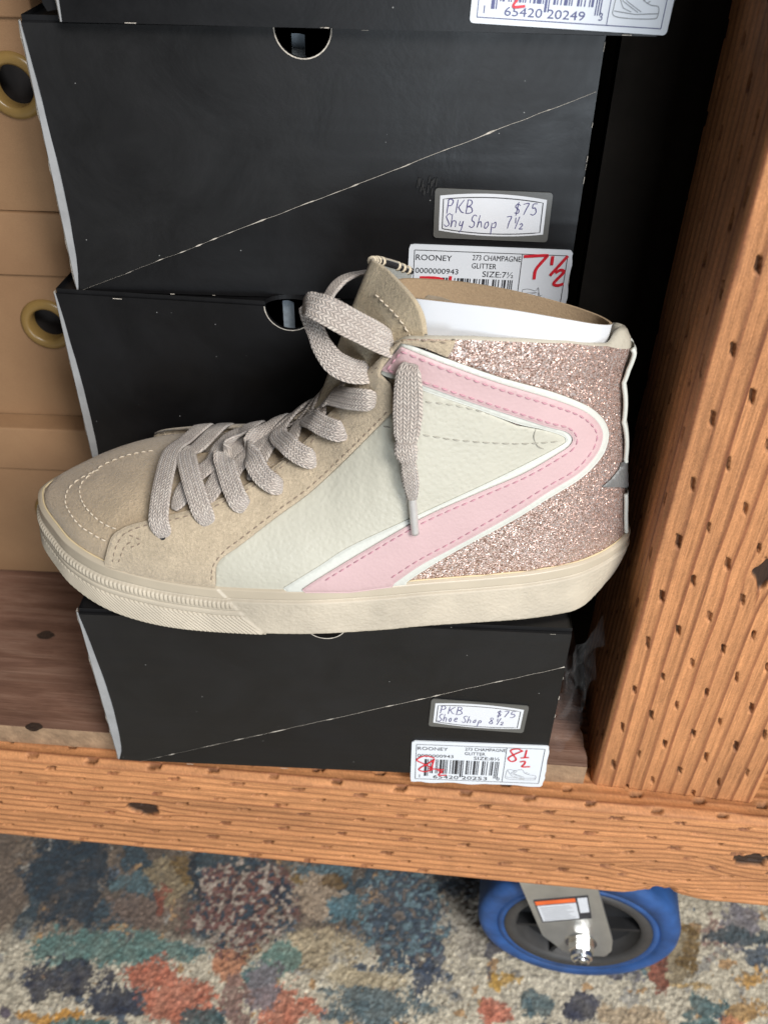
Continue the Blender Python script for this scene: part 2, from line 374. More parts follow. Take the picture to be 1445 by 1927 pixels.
fib = vnoise(x*520, y*420, 88)+.5*RNG.standard_normal(len(x))
BL = [(0, 1640, 55, 95, (120, 105, 92)), (130, 1660, 78, 95, (38, 56, 70)), (270, 1720, 60, 35, (122, 105, 95)), (245, 1775, 58, 20, (190, 168, 138)), (195, 1785, 165, 36, (98, 132, 127)),
      (120, 1838, 80, 38, (48, 54, 72)), (230, 1880, 60, 28, (52, 60, 78)), (250, 1660, 40, 25, (88, 112, 118)), (298, 1832, 55, 26, (202, 120, 94)), (335, 1890, 75, 42, (200, 122, 96)), (530, 1892, 75, 42, (200, 124, 98)), (430, 1815, 26, 34, (200, 136, 100)),
      (455, 1700, 92, 82, (122, 84, 78)), (322, 1655, 36, 40, (152, 136, 108)), (600, 1682, 40, 42, (176, 156, 134)), (535, 1682, 17, 24, (40, 48, 66)), (565, 1650, 22, 12, (130, 105, 60)), (345, 1640, 12, 30, (125, 100, 60)), (365, 1650, 9, 40, (40, 52, 64)), (300, 1690, 14, 30, (140, 80, 65)),
      (760, 1725, 84, 92, (58, 78, 94)), (655, 1710, 32, 20, (92, 126, 136)), (605, 1780, 62, 48, (182, 165, 135)), (520, 1802, 34, 28, (112, 142, 132)), (480, 1830, 28, 26, (88, 118, 120)), (360, 1790, 26, 16, (92, 122, 122)),
      (715, 1888, 110, 42, (92, 112, 118)), (700, 1840, 70, 20, (190, 175, 145)), (895, 1730, 62, 85, (172, 164, 150)), (800, 1810, 20, 60, (62, 76, 96)), (380, 1920, 40, 20, (60, 90, 95)), (640, 1660, 30, 14, (120, 95, 60)), (610, 1630, 60, 12, (95, 120, 128)), (450, 1620, 60, 14, (70, 85, 92)), (110, 1910, 60, 10, (205, 150, 70)), (160, 1925, 60, 12, (90, 120, 118)), (10, 1905, 16, 14, (95, 85, 105)),
      (1090, 1900, 32, 28, (58, 62, 80)), (1010, 1880, 32, 22, (86, 108, 112)), (945, 1840, 22, 14, (190, 150, 75)), (925, 1905, 34, 24, (205, 125, 100)), (1330, 1890, 30, 24, (82, 110, 112)), (1400, 1900, 40, 22, (190, 150, 95)), (1420, 1840, 30, 14, (205, 160, 95)), (1180, 1830, 40, 12, (105, 102, 110)), (1390, 1740, 30, 45, (135, 130, 135)), (1430, 1790, 22, 30, (75, 92, 108)), (1340, 1760, 22, 40, (150, 120, 110)), (930, 1790, 20, 30, (90, 90, 100)), (1280, 1850, 50, 8, (180, 150, 100)), (870, 1660, 45, 30, (50, 62, 74))]  # the last patch is the shadow beside the caster wheel, painted in
BL += [(bx+dx_, by+dy_, rx*1.2, ry*1.2, c) for dx_, dy_ in ((-900, 120), (950, 140), (100, 420), (-700, 520), (900, 560), (-1500, 300), (1700, 350)) for bx, by, rx, ry, c in BL[3::2]]
for i, (bx, by, rx, ry, c) in enumerate(BL):
    ii = np.where((np.abs(PX+wx-bx) < rx*1.9) & (np.abs(PY+wy-by) < ry*1.9))[0]
    if not len(ii): continue
    q = ((PX+wx-bx)[ii]/rx)**2+((PY+wy-by)[ii]/ry)**2+fbm(x[ii]*70, y[ii]*70, 40+i)*.55+fib[ii]*.32
    al = (sstep(1.18, .85, q)*(.92+.1*vnoise(x[ii]*160, y[ii]*160, 60+i)))[:, None]
    RC[ii] = RC[ii]*(1-al)+lin(c)*al
sp = vnoise(x*330, y*330, 77); sp2 = vnoise(x*300+5, y*300, 78)
inred = ((PX-455)/100)**2+((PY-1700)/90)**2 < 1; RC[inred & (sp > .25)] = lin((172, 158, 145)); RC[inred & (sp < -.45)] = lin((60, 75, 88))
inblue = ((PX-760)/90)**2+((PY-1725)/100)**2 < 1; RC[inblue & (sp2 > .3)] = lin((105, 128, 136)); RC[inblue & (sp2 < -.5)] = lin((130, 120, 112))
RC[(sp > .62)] *= 1.25; RC[(sp2 < -.6)] *= .72
RC = RC*.95+lin((165, 155, 138))*.05
RC *= (1+.22*vnoise(x*420, y*420, 90)+.16*RNG.standard_normal(len(x)))[:, None].clip(.45, 1.6)
hh = .0011*np.abs(vnoise(x*420, y*360, 50))+.0009*vnoise(x*620, y*520, 51)+.0008*vnoise(x*60, y*60, 52)
P0[:, 2] += hh-.002
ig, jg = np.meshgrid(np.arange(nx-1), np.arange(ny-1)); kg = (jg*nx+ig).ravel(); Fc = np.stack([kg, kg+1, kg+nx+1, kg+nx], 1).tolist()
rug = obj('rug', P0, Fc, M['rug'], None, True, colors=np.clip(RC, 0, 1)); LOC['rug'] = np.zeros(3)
rug['label'] = 'distressed area rug in beige, teal, navy and coral pile under the rolling shelf'; rug['category'] = 'rug'

# ------------------------------------------------------------------ rolling shelf: post, rail, boards, caster
shelf = thing('rolling_shelf', 'rolling shelf of rough treated lumber on a blue-tyred caster, holding the shoe boxes', 'shelf', (0, .34, ZF))
LATE = np.array([.155, .044, .018]); EARLY = np.array([.50, .225, .094])
def lumber_skin(s, t, seed, slit_s, slit_t, spacing, wob, knots=(), hue=1.0, swirls=(), fat=1.0):
    """displacement and colour on a dressed, incised face: s across the grain, t along it (metres)"""
    k = np.zeros_like(s)
    sw = s.copy()
    for (ks, kt, r) in list(knots)+list(swirls):
        dd = (s-ks); q = np.exp(-((t-kt)/(r*2.2))**2); sw = sw-np.sign(dd)*q*r*np.exp(-np.abs(dd)/(r*1.6))*.9
    ph = sw/spacing+wob*fbm(t*3.0, sw*18, seed, 3)+.035*vnoise(t*35, sw*120, seed+3)
    fr = ph-np.floor(ph); ringid = np.floor(ph)
    late = sstep(.62, .90, fr)*(1-sstep(.94, 1.0, fr))
    amp = .72+.28*vnoise(ringid*3.1, t*4, seed+5)
    hgt = .00032*late*amp-.0003*sstep(.05, .3, fr)*(1-sstep(.3, .6, fr))+.00012*vnoise(t*60, s*1500, seed+7)
    tone = 1+.13*fbm(t*9, s*60, seed+9)+.10*vnoise(ringid*7.7, t*2, seed+11)
    fiber = 1+.16*vnoise(t*45, s*2600, seed+13)+.12*vnoise(t*140, s*1400, seed+15)+.07*RNG.standard_normal(len(s))
    col = (EARLY*(1-(late*amp)[:, None].clip(0, 1)*.88)+LATE*((late*amp)[:, None].clip(0, 1)*.88))*(tone*fiber)[:, None]*hue
    i0 = np.round((s-slit_s[0])/slit_s[1]); best = np.zeros_like(s)
    for di in (-1, 0, 1):
        i = i0+di; j0 = np.round((t-slit_t[0]-i*slit_t[2])/slit_t[1])
        rs = ((np.sin(i*12.9898+j0*78.233+seed)*43758.5453) % 1); rt = ((np.sin(i*39.346+j0*11.135+seed)*24634.63) % 1)
        ds = s-(slit_s[0]+i*slit_s[1]+(rs-.5)*.0012); dt = t-(slit_t[0]+i*slit_t[2]+j0*slit_t[1]+(rt-.5)*.003)
        wd = fat*(.0006+.00045*rs)*(1+.35*vnoise(t*900, s*900, seed+31)); ln = .0025+.0011*rt
        e = (1-sstep(wd*.7, wd*1.4, np.abs(ds+dt*.12)))*(1-sstep(ln*.8, ln*1.12, np.abs(dt+ds*.5)))*(.55+.45*(rs*7 % 1))
        best = np.maximum(best, e)
    hgt -= .0034*best; col = col*(1-.74*best[:, None])
    for (ks, kt, r) in knots:
        q = ((s-ks)/r)**2+((t-kt)/(r*1.45))**2+.5*vnoise(s*300, t*300, seed+21); m = 1-sstep(.7, 1.1, q)
        hgt -= .0022*m; col = col*(1-m[:, None])+np.array([.035, .017, .009])*m[:, None]
    return hgt, np.clip(col, 0, 1)
def beam(name, o, e, u, n, W, D, L, seed, slit_s, slit_t, spacing, wob, knots, r=.004, res=.0004, lres=.0008, hue=1.0, t0=0.0, chip=None, swirls=(), fat=1.0):
    """square timber: e across the front face, u along the length, n out of the front face; o = front-left corner at t=0"""
    prof = []; nor = []
    for b in np.arange(-D, -r, .0012): prof.append((0, b)); nor.append((-1, 0))
    for a in np.linspace(0, math.pi/2, 7): prof.append((r-r*math.cos(a), -r+r*math.sin(a))); nor.append((-math.cos(a), math.sin(a)))
    for a in np.arange(r+res, W-r, res): prof.append((a, 0)); nor.append((0, 1))
    for a in np.linspace(math.pi/2, 0, 7): prof.append((W-r+r*math.cos(a), -r+r*math.sin(a))); nor.append((math.cos(a), math.sin(a)))
    for b in np.arange(-r-.003, -D, -.003): prof.append((W, b)); nor.append((1, 0))
    prof = np.array(prof); nor = np.array(nor); ns = len(prof)
    sarc = np.r_[0, np.cumsum(np.linalg.norm(np.diff(prof, axis=0), axis=1))]; sarc -= sarc[np.argmax(prof[:, 1] > -1e-6)]
    tt = np.arange(0, L+lres, lres); T, Sx = np.meshgrid(tt, sarc, indexing='ij'); idx = np.tile(np.arange(ns), len(tt)); T = T.ravel(); Sx = Sx.ravel()
    h, c = lumber_skin(Sx, T+t0, seed, slit_s, slit_t, spacing, wob, knots, hue, swirls, fat)
    a = prof[idx, 0]+nor[idx, 0]*h; b = prof[idx, 1]+nor[idx, 1]*h
    if chip: b = b-chip(prof[idx, 0], T); 
    V = o+a[:, None]*e+b[:, None]*n+T[:, None]*u
    nt = len(tt); i, j = np.meshgrid(np.arange(ns-1), np.arange(nt-1)); k = (j*ns+i).ravel()
    Fc = np.stack([k, k+1, k+ns+1, k+ns], 1).tolist(); Fc += [list(range(ns))[::-1], [(nt-1)*ns+q for q in range(ns)]]
    if np.dot(np.cross(e, u), n) < 0: Fc = [f[::-1] for f in Fc]
    return obj(name, V, Fc, M['lumber'], shelf, True, colors=c)
# rail (lies along X)
ra = onZ(60, 1428, ZR); rb = onZ(1100, 1520, ZR); re = (rb-ra); re /= np.linalg.norm(re); rn = np.array([re[1], -re[0], 0]); upz = np.array([0, 0, 1.0])
fr_rail = Frame(ra, re, upz)                     # u along the rail, v up (negative down the face)
kn = []
for (kx, ky, kr) in ((270, 1516, .0070), (1418, 1612, .0072)):
    q = fr_rail.px(kx, ky); kn.append((-q[1], q[0], kr))
R0, R1 = -.36, .60
swirl = fr_rail.px(1268, 1632)
kn2 = [(a, b-R0, c) for a, b, c in kn]
beam('front_rail', ra+re*R0, -upz, re, rn, .0885, .085, R1-R0, 11, (.003, .0083), (.011, .036, .0125), .0058, .16, kn2, r=.0045, hue=1.04, swirls=[(-swirl[1], swirl[0]-R0, .015)], fat=1.35, chip=lambda a_, T_: .007*sstep(.070, .0885, a_)*np.exp(-((T_-(swirl[0]-R0))/.013)**2)*(1+.4*vnoise(T_*300, a_*200, 3)))
# post (stands on the rail)
pa = onZ(1112, 1476, ZR); pb = onZ(1420, 1512, ZR); pe = pb-pa; pw = np.linalg.norm(pe); pe /= pw; pn = np.array([pe[1], -pe[0], 0])
fr_post = Frame(pa, pe, upz)
q = fr_post.px(1428, 1076)
beam('post', pa, pe, upz, pn, pw, .098, .50, 23, (.005, .0118), (.02, .0325, .0118), .0084, .12, [(q[0], q[1], .0062)], r=.0035)
# shelf board (stained planks), right end cut rough
mb = MB()
bl = onZ(60, 1368, ZS); br = onZ(1070, 1441, ZS); be = br-bl; be /= np.linalg.norm(be); bn = np.array([-be[1], be[0], 0])
endx = (onZ(1108, 1440, ZS)-bl)@be
x0 = bl-be*.22
NXB, NYB = 160, 120
gu, gv = np.meshgrid(np.linspace(0, endx+.22, NXB), np.linspace(0, .40, NYB)); uu, vv = gu.ravel().copy(), gv.ravel()
edge = gu.ravel() > endx+.22-1e-6; uu[edge] += .0022*vnoise(vv[edge]*140, vv[edge]*0, 5)-.001
top = x0+uu[:, None]*be+vv[:, None]*bn+(0.0004*vnoise(uu*9, vv*160, 3)-.0002)[:, None]*upz
Fq = [(j*NXB+i, j*NXB+i+1, (j+1)*NXB+i+1, (j+1)*NXB+i) for j in range(NYB-1) for i in range(NXB-1)]
mb.add(top, Fq, 0)
TH = .0158
rowf = [i for i in range(NXB)]; n = NXB; mb.add(np.concatenate([top[rowf]-upz*TH, top[rowf]]), [(i, i+1, n+i+1, n+i) for i in range(n-1)], 1)
rowe = [j*NXB+NXB-1 for j in range(NYB)]; n = NYB; mb.add(np.concatenate([top[rowe]-upz*TH, top[rowe]]), [(i, i+1, n+i+1, n+i) for i in range(n-1)], 1)
mb.add([top[0]-upz*TH, top[NXB-1]-upz*TH, top[-1]-upz*TH, top[NXB*(NYB-1)]-upz*TH], [(3, 2, 1, 0)], 1)
board = mb.build('shelf_board', [M['stained'], M['raw_edge']], shelf, False)
def blob(mb, c, e1, e2, n=24, seed=0, m=0):
    th = np.linspace(0, 2*math.pi, n, endpoint=False); rr = 1+.18*vnoise(np.cos(th)*2+seed, np.sin(th)*2, seed)
    V = np.concatenate([[c], c+np.outer(np.cos(th)*rr, e1)+np.outer(np.sin(th)*rr, e2)]); mb.add(V, [(0, 1+i, 1+(i+1) % n) for i in range(n)], m)
for (kx, ky, r1, r2, sd) in ((88, 1195, .0055, .0035, 1), (64, 1368, .0048, .0028, 2)):
    mb = MB(); blob(mb, onZ(kx, ky, ZS+.0006), be*r1, bn*r2, 24, sd); mb.build('knot', M['knot'], board, False)
mb = MB(); mb.box((-.60, .80, ZF+.004), (1.3, 0, 0), (0, .02, 0), (0, 0, 1.2)); mb.box((.0905, .43, ZF+.004), (.40, 0, 0), (0, .012, 0), (0, 0, ZS-ZF-.004)); mb.box((.069, .43, ZS+.0008), (.4215, 0, 0), (0, .012, 0), (0, 0, .9)); mb.build('gap_backing', M['panel'], shelf)  # added dark boards stand in for the dark depth behind boxes and post
# caster
cc = onY(1097, 1715, .335); WR = .0745; cc[2] = ZF+WR; WT = .044; TA = -.075; ay = np.array([math.sin(TA), -math.cos(TA), 0]); ax_ = np.array([math.cos(TA), math.sin(TA), 0])
cw = cc+ay*0
caster = MB(); lathe(caster, cw, ay, [(.052, -WT), (WR-.004, -WT), (WR, -WT+.005), (WR, -.006), (WR-.0015, -.002), (WR-.005, 0), (.0605, .0005), (.0600, -.0012), (.0590, -.0012), (.0585, .0005), (.0545, 0), (.0535, -.004)], 96)
cst = MB(); e_ = ax_
lathe(cst, cw, ay, [(.0545, -.0005), (.0540, .0006), (.047, .0004), (.0455, -.002), (.043, -.012), (.022, -.014), (.020, .002), (.013, .004), (.008, .006)], 72)
bracket = MB()
frc = Frame(cw+ay*.0085, ax_, upz)
def cpx(x, y): return frc.px(x, y)
plate = [cpx(968, 1640), cpx(1118, 1650), cpx(1152, 1770), cpx(1150, 1790), cpx(1138, 1800), cpx(1085, 1798), cpx(1060, 1790), cpx(1020, 1760)]
plate = resample(np.array(plate), .002, True)
sheet(bracket, frc, plate, -.003, 0, 0)
topv = ZF+2*WR+.006-cw[2]
bracket.box(frc.p(np.array([-.036, topv]), .000), ax_*.06, upz*.004, -ay*.062)
sheet(bracket, Frame(cw-ay*(WT+.005), ax_, upz), plate, -.003, 0, 0)
c_part = bracket.build('caster', M['steel'], shelf)
caster.build('tyre', M['blue_tyre'], c_part, True)
cst.build('wheel_hub', [M['hub_grey']], c_part, True)
hb = MB(); lathe(hb, cw, ay, [(.0535, -.0062), (.0535, -.0115), (.020, -.0118)], 72)
for k in range(6):
    a = k*math.pi/3+.2; d_ = ax_*math.cos(a)+upz*math.sin(a); t_ = -ax_*math.sin(a)+upz*math.cos(a); hb.box(cw+d_*.02-t_*.0015-ay*.012, d_*.026, t_*.003, ay*.0095)
hb.build('spokes', M['hub_black'], c_part)
nut = MB(); nc = frc.p(cpx(1093, 1772)[None, :], 0.0)[0]
lathe(nut, nc, ay, [(.0115, 0), (.0115, .0012), (.0075, .0014)], 32); lathe(nut, nc, ay, [(.0092, .001), (.0092, .0075), (.0082, .009), (.0066, .0095)], 6); lathe(nut, nc, ay, [(.0080, .009), (.0078, .0125), (.0062, .0135), (.0058, .0128)], 32); lathe(nut, nc, ay, [(.0058, .0105), (.0055, .0150), (.0045, .0158), (0.0001, .0160)], 32)
nut.build('axle_nut', M['chrome'], c_part)
st = MB(); q = [cpx(1003, 1694), cpx(1106, 1685), cpx(1113, 1727), cpx(1020, 1735)]; qa = np.array(q)
sheet(st, frc, qa, .0001, .0005, 0)
def bil(a, b): return qa[0]*(1-a)*(1-b)+qa[1]*a*(1-b)+qa[2]*a*b+qa[3]*(1-a)*b
sheet(st, frc, [bil(.02, .04), bil(.76, .04), bil(.76, .2), bil(.02, .2)], .0005, .0007, 1)
sheet(st, frc, [bil(.03, .24), bil(.76, .24), bil(.76, .94), bil(.03, .94)], .0005, .0007, 2)
sheet(st, frc, [bil(.80, .05), bil(.975, .05), bil(.975, .70), bil(.80, .70)], .0005, .0007, 2)
sheet(st, frc, [bil(.86, .78), bil(.97, .78), bil(.97, .92), bil(.86, .92)], .0005, .0007, 0)
for r_ in np.linspace(.34, .86, 7): stroke(st, frc, [bil(.08, r_), bil(.70-.2*random.random(), r_)], .0007, .0008, 3)
st.build('warning_sticker', [M['ink'], M['sticker_orange'], M['sticker_white'], M['ink_grey']], c_part)

# ------------------------------------------------------------------ lettering helpers
def text_poly(txt, size):
    cu = bpy.data.curves.new('t', 'FONT'); cu.body = txt; cu.size = size; cu.resolution_u = 3
    o = bpy.data.objects.new('t', cu); me = bpy.data.meshes.new_from_object(o)
    V = np.array([v.co[:2] for v in me.vertices]) if len(me.vertices) else np.zeros((0, 2)); Fc = [list(p.vertices) for p in me.polygons]
    bpy.data.objects.remove(o); bpy.data.curves.remove(cu); bpy.data.meshes.remove(me); return V, Fc
def put_text(mb, fr, txt, x, y, hgt, width=None, h=.0004, m=0):
    V, Fc = text_poly(txt, 1.0)
    if not len(V): return
    V[:, 0] -= V[:, 0].min(); cap = .70; sy = hgt/cap; sx = sy if width is None else width/max(V[:, 0].max(), 1e-6)
    P = np.stack([x+V[:, 0]*sx, y+V[:, 1]*sy], 1); out = []
    for f in Fc: out.append(f if area2(P[f]) > 0 else f[::-1])
    mb.add(fr.p(P, h), out, m)
PEN = {'P': [[(.1, 0), (.15, 1)], [(.0, .9), (.35, 1.02), (.6, .85), (.5, .6), (.15, .5)]], 'K': [[(.1, 0), (.15, 1)], [(.75, 1), (.25, .5), (.3, .42), (.6, .12), (.85, .05)]],
       'B': [[(.15, 0), (.2, 1)], [(.1, .98), (.5, 1), (.65, .8), (.5, .6), (.25, .52), (.6, .45), (.75, .2), (.5, .02), (.1, 0)]],
       'S': [[(.75, .9), (.5, 1.02), (.2, .85), (.3, .6), (.6, .4), (.65, .15), (.35, 0), (.05, .1)]], 'h': [[(.1, 1), (.1, 0), (.15, .35), (.4, .55), (.55, .4), (.6, .0)]],
       'u': [[(.1, .5), (.1, .1), (.3, 0), (.5, .15), (.52, .5), (.55, .0)]], 'y': [[(.1, .5), (.15, .15), (.4, .1), (.55, .5), (.5, -.2), (.3, -.45)]], 'o': [[(.4, .5), (.12, .4), (.1, .1), (.35, 0), (.55, .2), (.45, .48), (.35, .5)]],
       'e': [[(.1, .25), (.5, .3), (.45, .5), (.2, .48), (.1, .2), (.3, 0), (.6, .1)]], 'p': [[(.15, .5), (.1, -.5)], [(.15, .35), (.4, .55), (.6, .35), (.45, .1), (.15, .1)]],
       '7': [[(.05, .95), (.65, 1), (.45, .5), (.3, 0)]], '5': [[(.65, 1), (.2, .98), (.15, .6), (.5, .62), (.65, .3), (.4, .02), (.05, .08)]],
       '8': [[(.6, .85), (.35, 1), (.15, .8), (.4, .5), (.6, .22), (.35, 0), (.12, .2), (.35, .5), (.6, .8)]], '1': [[(.3, 1), (.3, 0)]], '2': [[(.08, .75), (.35, 1), (.6, .75), (.3, .3), (.05, .02), (.7, .05)]],
       '/': [[(.75, 1.05), (.05, -.05)]], '$': [[(.65, .8), (.4, .9), (.15, .7), (.6, .4), (.5, .12), (.1, .15)], [(.42, 1.1), (.35, -.1)]]}
def pen(mb, fr, txt, x, y, hgt, adv, wd, h, m, slant=.08, jit=0.05):
    for ch in txt:
        if ch == ' ': x += adv*.5; continue
        sc = 1.0; yy = y
        for s_ in PEN[ch]:
            P = np.array(s_)+RNG.normal(0, jit*.5, (len(s_), 2)); P = spline(P, 5*len(P))
            stroke(mb, fr, np.stack([x+(P[:, 0]*.95+P[:, 1]*slant)*adv*1.05, yy+P[:, 1]*hgt], 1), wd*(.8+.4*np.abs(np.sin(np.linspace(0, 3, len(P))))), h, m)
        x += adv*(.95 if ch != '1' else .6)
def small(mb, fr, ch, x, y, hgt, wdt, wd, h, m):
    for s_ in PEN[ch]:
        P = spline(np.array(s_), 6*len(s_)); stroke(mb, fr, np.stack([x+P[:, 0]*wdt, y+P[:, 1]*hgt], 1), wd, h, m)
def half(mb, fr, x, y, hgt, wd, h, m):
    small(mb, fr, '1', x, y+hgt*.45, hgt*.5, hgt*.4, wd, h, m); small(mb, fr, '/', x+hgt*.1, y, hgt, hgt*.45, wd, h, m); small(mb, fr, '2', x+hgt*.48, y-hgt*.05, hgt*.5, hgt*.45, wd, h, m)
def rrect(x0, y0, x1, y1, r, n=5):
    o = []
    for cx_, cy_, a in ((x1-r, y0+r, -90), (x1-r, y1-r, 0), (x0+r, y1-r, 90), (x0+r, y0+r, 180)):
        for k in range(n): t = math.radians(a+90*k/(n-1)); o.append((cx_+r*math.cos(t), cy_+r*math.sin(t)))
    return o
BAR = [3, 1, 1, 2, 1, 1, 2, 3, 1, 1, 1, 2, 3, 1, 2, 1, 1, 1, 1, 3, 1, 2, 2, 1, 4, 1, 1, 1, 2, 1, 1, 3, 2, 1, 1, 2, 1, 2, 3, 1, 1, 1, 1, 4, 2, 1, 1, 2, 1, 3, 1, 1, 2, 2, 1, 1, 1, 1, 1]
def shoe_drawing(mb, fr, x0, y0, w_, h_, wd, h, m, low):
    if low: L = [[(0, .35), (.05, .75), (.3, .72), (.5, .8), (.62, .55), (.8, .42), (.98, .38), (1, .12), (.9, .05), (.4, .02), (.03, .08), (0, .35)], [(.02, .2), (.5, .14), (1, .2)], [(.3, .72), (.15, .5), (.55, .2)], [(.36, .66), (.24, .5), (.62, .22)], [(.05, .68), (.2, .3), (.4, .2)], [(.62, .52), (.7, .6)], [(.7, .46), (.78, .52)]]
    else: L = [[(.04, .95), (.2, .98), (.4, .92), (.46, 1.05), (.5, .85), (.58, .62), (.75, .40), (.95, .30), (1, .12), (.9, .02), (.5, .03), (0, .1), (.02, .5), (.04, .95)], [(0, .2), (.4, .12), (.75, .1), (1, .18)], [(.45, .85), (.15, .72), (.1, .62), (.5, .2)], [(.42, .76), (.2, .67), (.62, .22)], [(.06, .8), (.42, .86)], [(.48, .85), (.52, .5), (.8, .2)], [(.52, .72), (.6, .76)], [(.57, .62), (.66, .66)], [(.63, .53), (.72, .56)], [(.70, .46), (.79, .48)], [(.0, .4), (.06, .3), (0, .25)]]
    for l in L:
        P = spline(np.array(l), 6*len(l)) if len(l) > 3 else resample(np.array(l), .1); stroke(mb, fr, np.stack([x0+P[:, 0]*w_, y0+P[:, 1]*h_], 1), wd, h, m)
def size_label(parent, fr, o2, ex, ey, size_txt, digits, hand, blue=False):
    """printed size label: local frame at its lower left corner"""
    Lw = np.linalg.norm(ex); Lh = np.linalg.norm(ey)
    lf = Frame(fr.p(np.array(o2), .0006), (fr.e*ex[0]+fr.u*ex[1])/Lw, (fr.e*ey[0]+fr.u*ey[1])/Lh)
    mb = MB(); pts = rrect(0, 0, Lw, Lh, .0015)
    if not blue: pts = [(a+.0007*vnoise(b*300, a*200, 4)*(a > Lw*.9), b-.0012*(b < .002)*(.3+abs(vnoise(a*90, 0, 8)))) for a, b in resample(np.array(pts), .002, True)]
    sheet(mb, lf, pts, -.0004, .0003, 0)
    lab = mb.build('size_label', [M['label_paper']], parent)
    ink = MB(); I = 'ink_blue' if blue else 'ink'; h = .0005; lw = .0003
    a, b, c, d_ = .035*Lw, .06*Lh, .965*Lw, .93*Lh; dv = .69*Lw
    for l in ([(a, b), (c, b)], [(a, d_), (c, d_)], [(a, b), (a, d_)], [(c, b), (c, d_)], [(dv, b), (dv, d_)]): stroke(ink, lf, l, lw, h)
    put_text(ink, lf, 'ROONEY', .045*Lw, .80*Lh, .075*Lh, .22*Lw, h); put_text(ink, lf, '273 CHAMPAGNE', .39*Lw, .825*Lh, .072*Lh, .295*Lw, h)
    put_text(ink, lf, 'GLITTER', .39*Lw, .715*Lh, .072*Lh, .15*Lw, h); put_text(ink, lf, '0000000943', .045*Lw, .625*Lh, .072*Lh, .265*Lw, h); put_text(ink, lf, 'SIZE:'+size_txt, .46*Lw, .605*Lh, .078*Lh, .19*Lw, h)
    xx = .10*Lw; tot = sum(BAR); k = .55*Lw/tot
    for i, b_ in enumerate(BAR):
        if i % 2 == 0:
            long_ = i < 4 or i > len(BAR)-6 or 26 < i < 31; y0 = (.145 if long_ else .22)*Lh
            ink.add(lf.p(np.array([(xx, y0), (xx+b_*k, y0), (xx+b_*k, .575*Lh), (xx, .575*Lh)]), h), [(0, 1, 2, 3)])
        xx += b_*k
    g = digits.split(' ')
    put_text(ink, lf, g[0], .065*Lw, .10*Lh, .075*Lh, None, h); put_text(ink, lf, g[1], .17*Lw, .09*Lh, .085*Lh, .19*Lw, h); put_text(ink, lf, g[2], .385*Lw, .09*Lh, .085*Lh, .19*Lw, h); put_text(ink, lf, g[3], .645*Lw, .10*Lh, .075*Lh, None, h)
    shoe_drawing(ink, lf, .71*Lw, .13*Lh, .225*Lw, .34*Lh, .00028, h, 1, hand == '8')
    ink.build('printing', [M[I], M['ink_grey']], lab)
    red = MB(); red2 = MB(); wd = .0014; h = .0007
    if hand == '7':
        for s_ in ([(.70, .90), (.83, .925), (.835, .90), (.785, .74), (.78, .60)], [(.875, .92), (.875, .80)], [(.965, .93), (.875, .66)], [(.905, .70), (.935, .74), (.955, .71), (.905, .56), (.93, .53), (.965, .555)], [(.075, .565), (.17, .568), (.22, .535), (.20, .42)], [(.265, .60), (.262, .50)]):
            stroke(red if s_[0][0] > .5 else red2, lf, spline(np.array(s_)*[Lw, Lh], 24), wd, h)
    else:
        for s_ in ([(.80, .88), (.77, .92), (.72, .88), (.74, .78), (.77, .66), (.74, .60), (.71, .68), (.75, .78), (.81, .88)], [(.835, .90), (.83, .72)], [(.80, .70), (.86, .72)], [(.80, .60), (.835, .62), (.835, .55), (.82, .48), (.88, .49)],
                   [(.17, .62), (.10, .66), (.04, .55), (.10, .45), (.16, .33), (.10, .26), (.06, .32), (.13, .48), (.17, .58)], [(.17, .60), (.155, .36)], [(.13, .34), (.25, .33)], [(.20, .30), (.235, .28), (.21, .18), (.27, .19)]):
            stroke(red if s_[0][0] > .5 else red2, lf, spline(np.array(s_)*[Lw, Lh], 24), wd*(.65), h)
    red.build('marker_writing', [M['marker']], lab); red2.build('marker_writing', [M['marker']], lab)
    return lab
